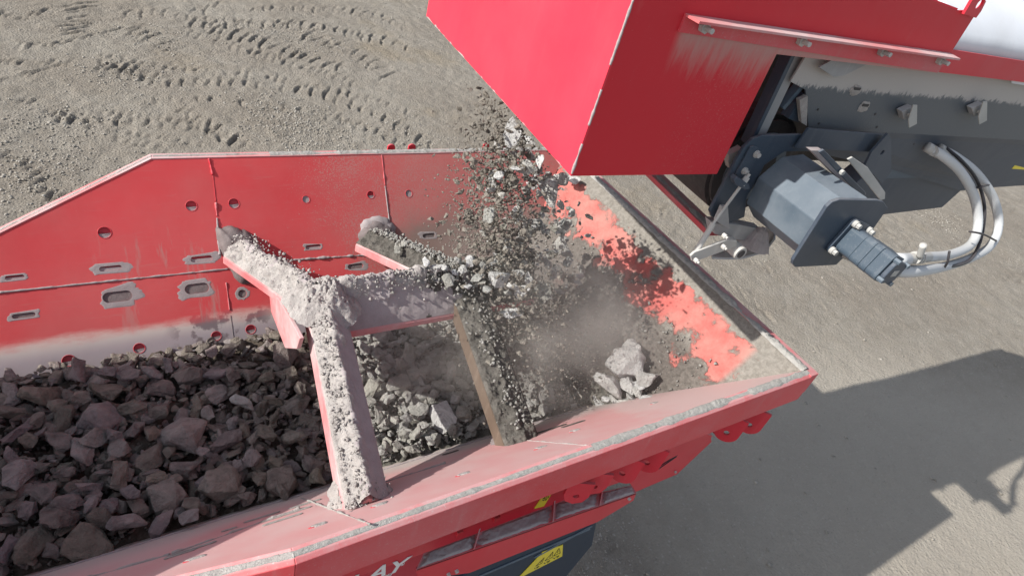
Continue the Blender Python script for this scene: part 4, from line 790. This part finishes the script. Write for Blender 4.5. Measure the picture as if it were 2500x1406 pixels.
cs, ss = [], []
for k in range(900):
    r = random.random(); t = random.random(); w = abs(random.gauss(0, .045))
    if r < .45: x, y, z = .765-.12*t-min(w, .07), 2.2-1.04*t, 3.275-.142*t-min(w, .06)
    elif r < .7: x, y, z = .74-.18*t+random.gauss(0, .04), 2.2+.78*t, 3.29-.262*t
    elif r < .9: x, y, z = .74+.7*t, 2.2-w*.8, 3.30-w*.9
    else: x, y, z = .63+random.gauss(0, .06), 1.15+random.gauss(0, .06), 3.08
    cs.append((x, y, z+.012)); ss.append(random.choice((.005, .008, .012, .02))*random.uniform(.7, 1.3))
chips('dust_clods', cs, ss, M['crust'], kind='stuff', label='pale dust clods crumbling on the grate arms and ridge', category='dust', tumble=True, flat=.8)

# ------------------------------------------------------------------ conveyor with its red hood
CB = empty('conveyor', cv(2.5, .8, 0), label='dark blue conveyor head with a big red discharge hood, hydraulic drum motor and white canopy', category='conveyor')
zb = 4.25
def vp(pts, v, t, name, m, parent=CB, **kw): return MB().prism([onv(x, y, v) for x, y in pts], CV*t).build(name, M[m], parent, **kw)
TOP = 5.13
P0 = onv(1395, 430, 0); B_ = onz(1042, 40, P0.z); sd = [P0]+[onv(x, y, 0) for x, y in ((1750, 425), (1896, 133), (2290, 179), (2388, 26), (2342, 27))]+[cv(0, 0, TOP)]
hood = MB().prism(sd, CV*.008).build('hood', M['hoodside'], CB, label='shaded side plate of the hood')
t0 = cv(0, 0, TOP); B1 = Vector((B_.x, B_.y, TOP)); fn_ = (B_-P0).normalized(); ft = Vector((-fn_.y, fn_.x, 0)); ft = ft if ft.x > 0 else -ft
mb = MB(); ft2 = ft*.008; e = fn_*.0
mb.prism([P0+ft*-.003, B_+ft*-.003, B1+ft*-.003, t0+ft*-.003], ft*.008); mb.build('hood_front', M['red_clean'], hood)
mb = MB(); U2 = B_+CU*.02
rr_ = onv(2342, 27, 0); mb.prism([B_+CU*.75, B_+CU*.012, B1+CU*.012, B1+CU*2.1, B1+CU*2.1-Vector((0, 0, .35)), B1+CU*1.0-Vector((0, 0, .5))], CV*-.008); mb.build('hood_far_side', M['red_clean'], hood)
tr = onv(2342, 27, 0); tq = [cv(0, .01, TOP-.002), tr+CV*.01, tr+CV*1.65, Vector((B1.x, B1.y, TOP-.002))]; mb = MB(); mb.prism(tq, (0, 0, .006)); mb.build('hood_top', M['red_clean'], hood)
def wline(a, b, n=40):
    return [a.lerp(b, i/n) for i in range(n+1)]
for a, b in ((0.015, .2), (.3, .5), (.62, .93)):
    p, q = P0.lerp(cv(0, 0, TOP), a*.75), P0.lerp(cv(0, 0, TOP), b*.75); seam('corner_weld', [p-CU*.002, q-CU*.002], .0045, M['lav'], hood, .5, a*9, .004)
seam('edge_scrape', [P0.lerp(B_, .02), P0.lerp(B_, .55)], .0022, M['red_light'], hood, .9, 61, .01)
seam('edge_scrape', [P0.lerp(B_, .6), P0.lerp(B_, .995)], .003, M['crust'], hood, 1., 62, .01)
# angle bracket on the hood side
web = MB(); web.prism([onv(1672, 33, 0), onv(1654, 77, 0), onv(2284, 176, 0), onv(2320, 132, 0)], CV*-.008); br = web.build('angle_bracket', M['red_dusty'], hood)
fa, fb = onv(1673, 33, -.002), onv(2320, 130, -.002); mb = MB(); o1 = onv(1694, 52, -.055)-fa; mb.prism([fa, fb, fb-CV*.055+Vector((0, 0, -.004)), fa-CV*.055+CU*.02+Vector((0, 0, -.004))], (0, 0, -.008)); mb.build('bracket_flange', M['red_light'], br)
for x, y in ((1716, 65), (1953, 98), (2150, 124), (2292, 146)):
    p = onv(x, y, -.008); mb = MB(); mb.cyl(p, p-CV*.018, .02, 6); mb.cyl(p, p-CV*.05, .009, 12); mb.build('bolt', M['steel'], br)
# lifting eye
c = uz(onv(2376, 8, 0)); c0 = onv(2376, 8, 0); out = []
lp = [uz(onv(x, y, 0)) for x, y in ((2346, 33), (2364, 2), (2374, -14), (2392, -14), (2400, 2), (2388, 26), (2376, 42))]
ho = circ((uz(onv(2385, 9, 0))), .021, 14)
plate('lifting_eye', lp, [ho], .012, CO-CV*.014, CU, (0, 0, 1), M['red'], hood)
# red skirt board and white canopy
vp([(2300, 118), (2600, 166), (2560, 210), (2471, 198), (2284, 176)], .03, .008, 'skirt_board', 'red')
vp([(2471, 150), (2700, 180), (2700, 240), (2471, 204)], .05, .006, 'skirt_board', 'white')
ca, cb2 = onv(2290, 122, .045), onv(2800, 198, .045); mb = MB()
prof = [(0, 0), (.03, .10), (.12, .21), (.3, .29), (.55, .33), (.8, .34), (1.1, .31), (1.35, .2), (1.5, 0)]
vs = []; fs = []
for i in range(31):
    q = ca.lerp(cb2, i/30)
    for a, b in prof: vs.append(q+CV*a+Vector((0, 0, b*.8+.002*((i % 6) == 0))))
for i in range(30):
    for j in range(8): fs.append((i*9+j, i*9+j+1, (i+1)*9+j+1, (i+1)*9+j))
cn = mesh('canopy', vs, fs, M['white'], CB, smooth=True); sm = cn.modifiers.new('s', 'SOLIDIFY'); sm.thickness = .004
# side channel: upper face, lower folded face
vp([(1930, 200), (1972, 130), (2700, 230), (2700, 354), (1974, 313), (1967, 220)], .10, .008, 'side_channel', 'channel')
mb = MB(); fl = [onv(1974, 313, .10), onv(2700, 354, .10), onv(2700, 440, .16), onv(2421, 458, .16), onv(2345, 466, .16), onv(2170, 412, .16), onv(1940, 362, .15)]; mb.prism(fl, CV*.008); mb.build('channel_web', M['blue'], CB)
vp([(2150, 400), (2345, 412), (2350, 462), (2300, 507), (2110, 530), (2060, 470)], .18, .12, 'lower_beam', 'blue', bevel=.004)
vp([(2158, 408), (2340, 416), (2338, 432), (2160, 436)], .165, .01, 'beam_lip', 'bluelite')
vp([(2000, 165), (2030, 148), (2120, 156), (2060, 185), (2035, 188)], .06, .008, 'cover_flap', 'strut')
for x, y in ((1997, 268), (1999, 302), (2137, 279), (2141, 311), (2231, 352)): p = onv(x, y, .099); mb = MB(); mb.cyl(p, p+CV*.0006-CV*.002, .006, 10); mb.build('bolt_hole', M['dark'], CB)
for x, y, w, h in ((2090, 222, 18, 14), (2110, 262, 18, 16)):
    c = onv(x, y, .097); ww = px(c, w); CFR = (c, CU, Vector((0, 0, 1)), -CV)
    mound((0, 0), ww*1.15, ww*.75, .004, M['crust'], CB, x*.1, rag=.3, fr=CFR, n=30, rings=6); slot((-ww*.15, ww*.3), ww*.75, ww*.2, M['dark'], CB, .003, CFR, t=.0015, name='slot_opening')
for x, y in ((2222, 285), (2393, 277)):
    vp([(x+8, y-28), (x+18, y-28), (x+17, y+18), (x-2, y+28), (x-4, y+8)], .03, .006, 'clamp', 'steel', bevel=.002); vp([(x-20, y-12), (x+8, y-24), (x+8, y+4), (x-14, y+8)], .06, .035, 'clamp', 'strut', bevel=.003); p = onv(x-6, y-5, .058); mb = MB(); mb.cyl(p, p-CV*.02, .009, 6); mb.build('bolt', M['steel'], CB)
# dark inside: far channel, belt, drum
vp([(1600, 60), (2700, 240), (2700, 420), (1690, 380)], .9, .02, 'belt', 'rubber')
dc = onv(1868, 432, .12); u0, z0 = uz(dc)
mb = MB(); mb.cyl(cv(u0, .22, z0), cv(u0, 1.45, z0), .27, 48); dr_ = mb.build('head_drum', M['rubber'], CB)
for k in range(3): mb = MB(); mb.cyl(cv(u0, .215-.001*k, z0), cv(u0, .2-.003*k, z0), .25-.06*k, 40); mb.build('drum_rim', M['rubber'] if k != 1 else M['bluelite'], dr_)
# struts
def bar(a, b, w, t, v0, v1, name, m):
    p, q = onv(*a, v0), onv(*b, v1); d = (q-p).normalized(); s = d.cross(CV).normalized(); mb = MB(); mb.box((p+q)/2, d*(q-p).length/2, s*w, CV*t); return mb.build(name, M[m], CB, bevel=.002)
bar((1944, 120), (1838, 345), .032, .025, .16, .13, 'strut', 'strut'); bar((1930, 120), (1822, 350), .012, .028, .15, .12, 'strut', 'blue')
bar((2010, 140), (1905, 262), .012, .02, .14, .14, 'strut', 'bluelite'); bar((1990, 140), (1925, 250), .05, .02, .22, .22, 'strut', 'rubber')
vp([(1966, 230), (1950, 300), (1925, 290), (1945, 255)], .12, .05, 'wiper_block', 'blue'); vp([(1952, 245), (1972, 235), (1970, 308), (1957, 300)], .09, .02, 'wiper_block', 'crust')
vp([(1733, 516), (1798, 390), (1816, 361), (1838, 340), (1862, 331), (1960, 329), (1976, 370), (1916, 371), (1866, 404), (1850, 440), (1824, 480), (1818, 530), (1780, 546), (1738, 530)], .04, .016, 'bearing_plate', 'blue', bevel=.003)
vp([(1780, 378), (1812, 362), (1800, 392), (1782, 412), (1778, 395)], .1, .03, 'bearing_plate', 'steel')
vp([(1797, 425), (1832, 360), (1842, 357), (1852, 362), (1854, 375), (1818, 440), (1800, 436)], .03, .01, 'bolt_strip', 'blue', bevel=.002)
for x, y in ((1846, 376), (1817, 417), (1842, 495)): p = onv(x, y, .03); mb = MB(); mb.cyl(p, p-CV*.006, .017, 20); mb.cyl(p, p-CV*.02, .012, 6); mb.build('bolt', M['steel'], CB)
# shelf plate and gusset next to the guard
vp([(1974, 314), (1942, 362), (2128, 372), (2168, 330)], .02, .012, 'motor_bracket', 'blue', bevel=.002)
gs = [uz(onv(x, y, -.02)) for x, y in ((2168, 327), (2176, 340), (2176, 419), (2154, 449), (2112, 405), (2128, 372))]
plate('gusset', gs, [circ(uz(onv(2154, 373, -.02)), .014, 14)], .012, CO-CV*.02, CU, (0, 0, 1), M['blue'], CB)
# octagonal guard round the motor shaft
v_f = -.34; cF = uz(onv(2046, 566, v_f)); oc0 = [uz(onv(x, y, .03)) for x, y in ((1820, 480), (1866, 404), (1916, 371), (1976, 371))]
R8 = .175
g8 = MB(); cz = (cF[0], cF[1]); ang0 = math.radians(22.5)+.12
pts8 = lambda v, r: [cv(cz[0]+r*math.cos(ang0+k*math.pi/4), v, cz[1]+r*math.sin(ang0+k*math.pi/4)) for k in range(8)]
g8.prism(pts8(.03, R8), -CV*(.03-v_f-.001)); guard = g8.build('shaft_guard', M['bluelite'], CB, bevel=.004)
vp([(2043, 482), (2136, 484), (2150, 488), (2161, 503), (2122, 559), (2035, 642), (1936, 647), (1929, 640), (1930, 630), (2012, 500), (2025, 488)], v_f, -.016, 'guard_flange', 'blue', bevel=.003)
vp([(2000, 372), (2012, 366), (2114, 470), (2112, 482), (2104, 484)], -.2, .012, 'guard_strap', 'blue', bevel=.003)
vp([(2070, 390), (2082, 384), (2120, 410), (2162, 470), (2161, 486), (2150, 490), (2110, 440)], -.12, .01, 'guard_ear', 'steel', bevel=.003)
vp([(1980, 368), (2010, 368), (2114, 472), (2108, 486), (2080, 470)], -.14, .03, 'dust_crust', 'lav')
p = onv(2053, 419, -.205); mb = MB(); mb.cyl(p, p-CV*.014, .012, 6); mb.build('bolt', M['steel'], CB)
# motor
mc = uz(onv(2068, 580, v_f-.02)); me2 = uz(onv(2155, 660, v_f-.3))
def sq(v, r, rd, rot=.5, cx=None):
    c = cx or mc; out = []
    for k in range(4):
        for j in range(6):
            a = rot+k*math.pi/2+(j/5-.5)*math.pi/2; bx = (r-rd)*math.sqrt(2); ca = rot+k*math.pi/2; out.append(cv(c[0]+bx*math.cos(ca)+rd*math.cos(a), v, c[1]+bx*math.sin(ca)+rd*math.sin(a)))
    return out
def mseg(v0, v1, r0, rd, name, m, parent, bevel=.002): mb = MB(); mb.prism(sq(v0, r0, rd), CV*(v1-v0)); return mb.build(name, M[m], parent, bevel=bevel)
mo = mseg(v_f-.017, v_f-.034, .088, .03, 'drum_motor', 'blue', CB)
vv = v_f-.035
for w, r in ((.075, .062), (.05, .064), (.035, .0645), (.055, .064)): mseg(vv, vv-w+.0012, r, .024, 'motor_section', 'motor', mo, .002); vv -= w
mseg(vv, vv-.02, .052, .03, 'motor_cap', 'blue', mo, .004)
for k in range(4):
    a = .5+k*math.pi/2
    q = lambda v, r: cv(mc[0]+r*math.cos(a), v, mc[1]+r*math.sin(a))
    mb = MB(); mb.cyl(q(v_f-.034, .098), q(v_f-.05, .098), .016, 16); mb.cyl(q(v_f-.05, .098), q(v_f-.066, .098), .012, 6); mb.build('bolt', M['steel'], mo)
    mb = MB(); mb.cyl(q(vv, .066), q(vv-.026, .066), .011, 6); mb.build('bolt', M['bluelite'], mo)
mb = MB(); mb.box(cv(mc[0], vv-.021, mc[1]), CU*.018, CV*.001, Vector((0, 0, .014))); mb.build('rating_plate', M['steel'], mo)
# hoses
def hose(P, r, m, name='hose', n=14, parent=CB): Q = spline([onv(x, y, v) for x, y, v in P], 8); mb = MB(); mb.tube(Q, r, n); return mb.build(name, M[m], parent, smooth=True)
vm = vv+.03
h1 = hose([(2268, 362, .08), (2300, 380, .02), (2345, 420, -.03), (2378, 480, -.1), (2388, 545, -.18), (2372, 595, -.26), (2325, 620, -.33), (2270, 627, -.4), (2210, 632, vm), (2185, 632, vm)], .025, 'hose')
h2 = hose([(2300, 366, .09), (2335, 385, .04), (2385, 425, .0), (2425, 485, -.06), (2438, 550, -.14), (2418, 600, -.22), (2370, 630, -.3), (2310, 650, -.36), (2240, 662, vm), (2180, 662, vm)], .025, 'hose')
hose([(2310, 362, .07), (2350, 395, .0), (2385, 440, -.05), (2403, 500, -.12), (2400, 560, -.2), (2385, 610, -.28), (2360, 640, -.35), (2300, 655, -.38)], .009, 'dark', 'cable')
for P, r in ((((2262, 358, .085), (2285, 372, .05)), .027), (((2292, 362, .095), (2318, 377, .06)), .027), (((2230, 630, vm+.02), (2270, 627, -.39)), .025), (((2180, 632, vm), (2235, 630, vm+.01)), .022), (((2178, 662, vm), (2215, 663, vm)), .027)): hose(P, r, 'steel', 'hose_fitting', 12)
hose(((2246, 625, vm-.01), (2254, 598, vm-.01)), .014, 'steel', 'hose_fitting', 10)
for P in (((2384, 458, -.1), (2400, 455, -.12), (2414, 452, -.05)), ((2366, 565, -.27), (2400, 572, -.3), (2432, 588, -.22)), ((2318, 613, -.42), (2313, 640, -.44), (2304, 655, -.42))): hose(P, .006, 'dark', 'cable_tie', 6)
for a_, b_, v_ in ((2285, 372, .05), (2240, 629, vm+.005), (2226, 662, vm)):
    for dd in (-6, 0, 6): c_ = onv(a_+dd, b_+dd*(.55 if v_ == .05 else 0), v_); MB().tube([c_-CU*.004, c_+CU*.004], .0275, 14).build('crimp_ring', M['steel'], CB)
# tension rod, lever, pivot, scraper
mb = MB(); mb.cyl(onv(1690, 628, -.06), onv(1742, 545, -.03), .013, 14); mb.cyl(onv(1738, 550, -.03), onv(1830, 425, .0), .007, 10); mb.cyl(onv(1810, 452, -.008), onv(1824, 433, .0), .014, 6); rod = mb.build('tension_rod', M['steel'], CB)
vp([(1792, 440), (1800, 432), (1830, 452), (1832, 462), (1820, 464), (1796, 452)], -.02, .03, 'rod_bracket', 'blue', bevel=.003)
vp([(1764, 505), (1778, 505), (1782, 560), (1766, 552), (1748, 540)], 0., .02, 'rod_bracket', 'strut', bevel=.003)
vp([(1686, 625), (1696, 616), (1775, 586), (1800, 588), (1798, 602), (1700, 638), (1690, 638)], -.07, .012, 'lever', 'steel', bevel=.003)
pc = onv(1792, 605, -.04); mb = MB(); mb.cyl(pc-CV*.05, pc+CV*.05, .034, 24); mb.build('pivot_sleeve', M['steel'], CB); mb = MB(); mb.cyl(pc-CV*.052, pc-CV*.05, .022, 20); mb.build('pivot_bore', M['dark'], CB)
for x, y in ((1697, 633), (1764, 600), (1766, 573)): p = onv(x, y, -.08); mb = MB(); mb.cyl(p, p-CV*.02, .011, 6); mb.cyl(p-CV*.02, p-CV*.03, .006, 8); mb.build('bolt', M['steel'], CB)
Q = []; vs = []; fs = []
for i, (x, y) in enumerate(((1738, 632), (1770, 634), (1810, 633), (1850, 622), (1878, 604), (1893, 585))):
    a = onv(x, y, -.02); b = onv(x-6+i*2, y-30-i*5, .25); vs += [a, b]
fs = [(2*i, 2*i+1, 2*i+3, 2*i+2) for i in range(5)]; sc_ = mesh('scraper', vs, fs, M['strut'], CB); sm = sc_.modifiers.new('s', 'SOLIDIFY'); sm.thickness = .01
heap('scraper_dust', onv(1850, 575, .02)-Vector((0, 0, .04)), .09, .08, .09, M['lav'], CB, 41, rough=.2)
vp([(1740, 545), (1800, 548), (1860, 560), (1840, 590), (1790, 585), (1745, 572)], .03, .06, 'scraper_arm', 'strut', bevel=.004)
# dusty cross beam behind the hopper end
ba, bb = onz(1585, 415, 3.75), onz(1745, 570, 3.75); d = (bb-ba).normalized(); s = d.cross(up); mb = MB(); mb.box((ba+bb)/2, d*(bb-ba).length/2, s*.05, up*.014); cbm = mb.build('cross_beam', M['red_dusty'], CB)
dustroll('dust_crust', [ba+up*.013+s*.008, bb+up*.013+s*.008], .09, .012, M['crust'], cbm, s, 51)
# warning label on the channel
sticker([(2470, 412), (2530, 416), (2540, 340), (2500, 372)], lambda x, y: onv(x, y, .14), CB, [(.55, .45, .25, .2)])
# rest of the conveyor body running away to the right
mb = MB(); mb.box(cv(3.6, .9, 4.35), CU*1.2, CV*.7, Vector((0, 0, .12))); mb.build('conveyor_frame', M['blue'], CB)

# ------------------------------------------------------------------ dust in the air round the falling stone
def dustcloud(name, c, r, dens, seed, label):
    me = bpy.data.meshes.new(name); bm = bmesh.new(); bmesh.ops.create_icosphere(bm, subdivisions=4, radius=1); bm.to_mesh(me); bm.free()
    m = bpy.data.materials.new(name); m.use_nodes = True; t = m.node_tree; t.nodes.remove(t.nodes['Principled BSDF']); v = t.nodes.new('ShaderNodeVolumePrincipled'); t.links.new(v.outputs[0], t.nodes['Material Output'].inputs['Volume']); v.inputs['Color'].default_value = (.74, .71, .67, 1)
    tc = t.nodes.new('ShaderNodeTexCoord'); n = t.nodes.new('ShaderNodeTexNoise'); n.inputs['Scale'].default_value = 2.2; n.inputs['Detail'].default_value = 3; t.links.new(tc.outputs['Object'], n.inputs['Vector'])
    l = t.nodes.new('ShaderNodeVectorMath'); l.operation = 'LENGTH'; t.links.new(tc.outputs['Object'], l.inputs[0]); f = t.nodes.new('ShaderNodeMapRange'); f.interpolation_type = 'SMOOTHSTEP'; t.links.new(l.outputs['Value'], f.inputs[0]); f.inputs[1].default_value = 1; f.inputs[2].default_value = .2; f.inputs[3].default_value = 0; f.inputs[4].default_value = dens
    g = t.nodes.new('ShaderNodeMapRange'); t.links.new(n.outputs[0], g.inputs[0]); g.inputs[1].default_value = .35; g.inputs[2].default_value = .7
    k = t.nodes.new('ShaderNodeMath'); k.operation = 'MULTIPLY'; t.links.new(f.outputs[0], k.inputs[0]); t.links.new(g.outputs[0], k.inputs[1]); t.links.new(k.outputs[0], v.inputs['Density'])
    o = bpy.data.objects.new(name, me); o.location = c; o.scale = r; finish(o, m, None, kind='stuff', label=label, category='dust')
dustcloud('dust_cloud', (2.0, 2.0, 3.0), (.8, .9, .66), 2.1, 1, 'pale dust hanging around the falling stone')
dustcloud('dust_cloud', (1.3, 2.0, 2.85), (.62, .6, .42), 1.1, 2, 'thin veil of dust over the framed middle compartment')
S.cycles.volume_bounces = 1; S.cycles.volume_step_rate = 2.; S.cycles.use_denoising = True

# ------------------------------------------------------------------ labels that single out each stone by where it lies and how big it is
ORD = ['largest', 'second largest', 'third largest', 'fourth largest', 'fifth largest', 'sixth largest', 'seventh largest']
def relabel(shared, what, zone):
    Z = {}
    for o in COL.objects:
        if o.get('label') == shared: Z.setdefault(zone(o.location), []).append(o)
    for z, L in Z.items():
        L.sort(key=lambda o: -o.scale[0])
        for k, o in enumerate(L): o['label'] = (ORD[k]+' '+what+' '+z) if k < len(ORD) else 'small '+what+' '+z
relabel(BL, 'brown rock', lambda p: ('against the worn far wall' if p.y > 2.48 else 'far middle row' if p.y > 2.2 else 'near middle row' if p.y > 1.92 else 'against the near wall')+', '+('beside the dusty arm' if p.x > .5 else 'left of the arm' if p.x > .2 else 'centre of the left bed' if p.x > -.15 else 'left end'))
relabel(GL, 'grey rock', lambda p: ('under the ridge beam' if p.y > 2.4 else 'against the near wall' if p.y < 1.9 else 'in the upper middle' if p.y > 2.15 else 'in the lower middle')+' of the framed opening, '+('arm side' if p.x < 1.1 else 'centre' if p.x < 1.4 else 'falling stone side'))
relabel(RL, 'dusty rock', lambda p: ('by the near wall' if p.y < 1.95 else 'under the falling stone')+' in the shaded right compartment, '+('left part' if p.x < 1.95 else 'right part'))
relabel(HL, 'grey rock', lambda p: 'heaped on the ridge beam, '+('left end of the heap' if p.x < 1.3 else 'beside the falling stone' if p.x > 1.6 else 'middle of the heap'))
def fz(p):
    q = RX.T @ (np.array(p)-CP); u = q[0]/q[2]*F+1250; v = q[1]/q[2]*F+703; t = (v-300)/430
    return ('at the top of the falling stream' if t < .2 else 'a quarter of the way down the stream' if t < .4 else 'halfway down the falling stream' if t < .6 else 'three quarters down the stream' if t < .8 else 'at the foot of the stream')+', '+('left edge' if u < 1230 else 'left of centre' if u < 1290 else 'centre' if u < 1340 else 'right of centre' if u < 1390 else 'right edge')
relabel(FLb, 'grey stone', fz)
relabel(PL, 'pale rock', lambda p: 'in the small heap on the near wall, '+('upper part' if p.z > 2.9 else 'lower part'))
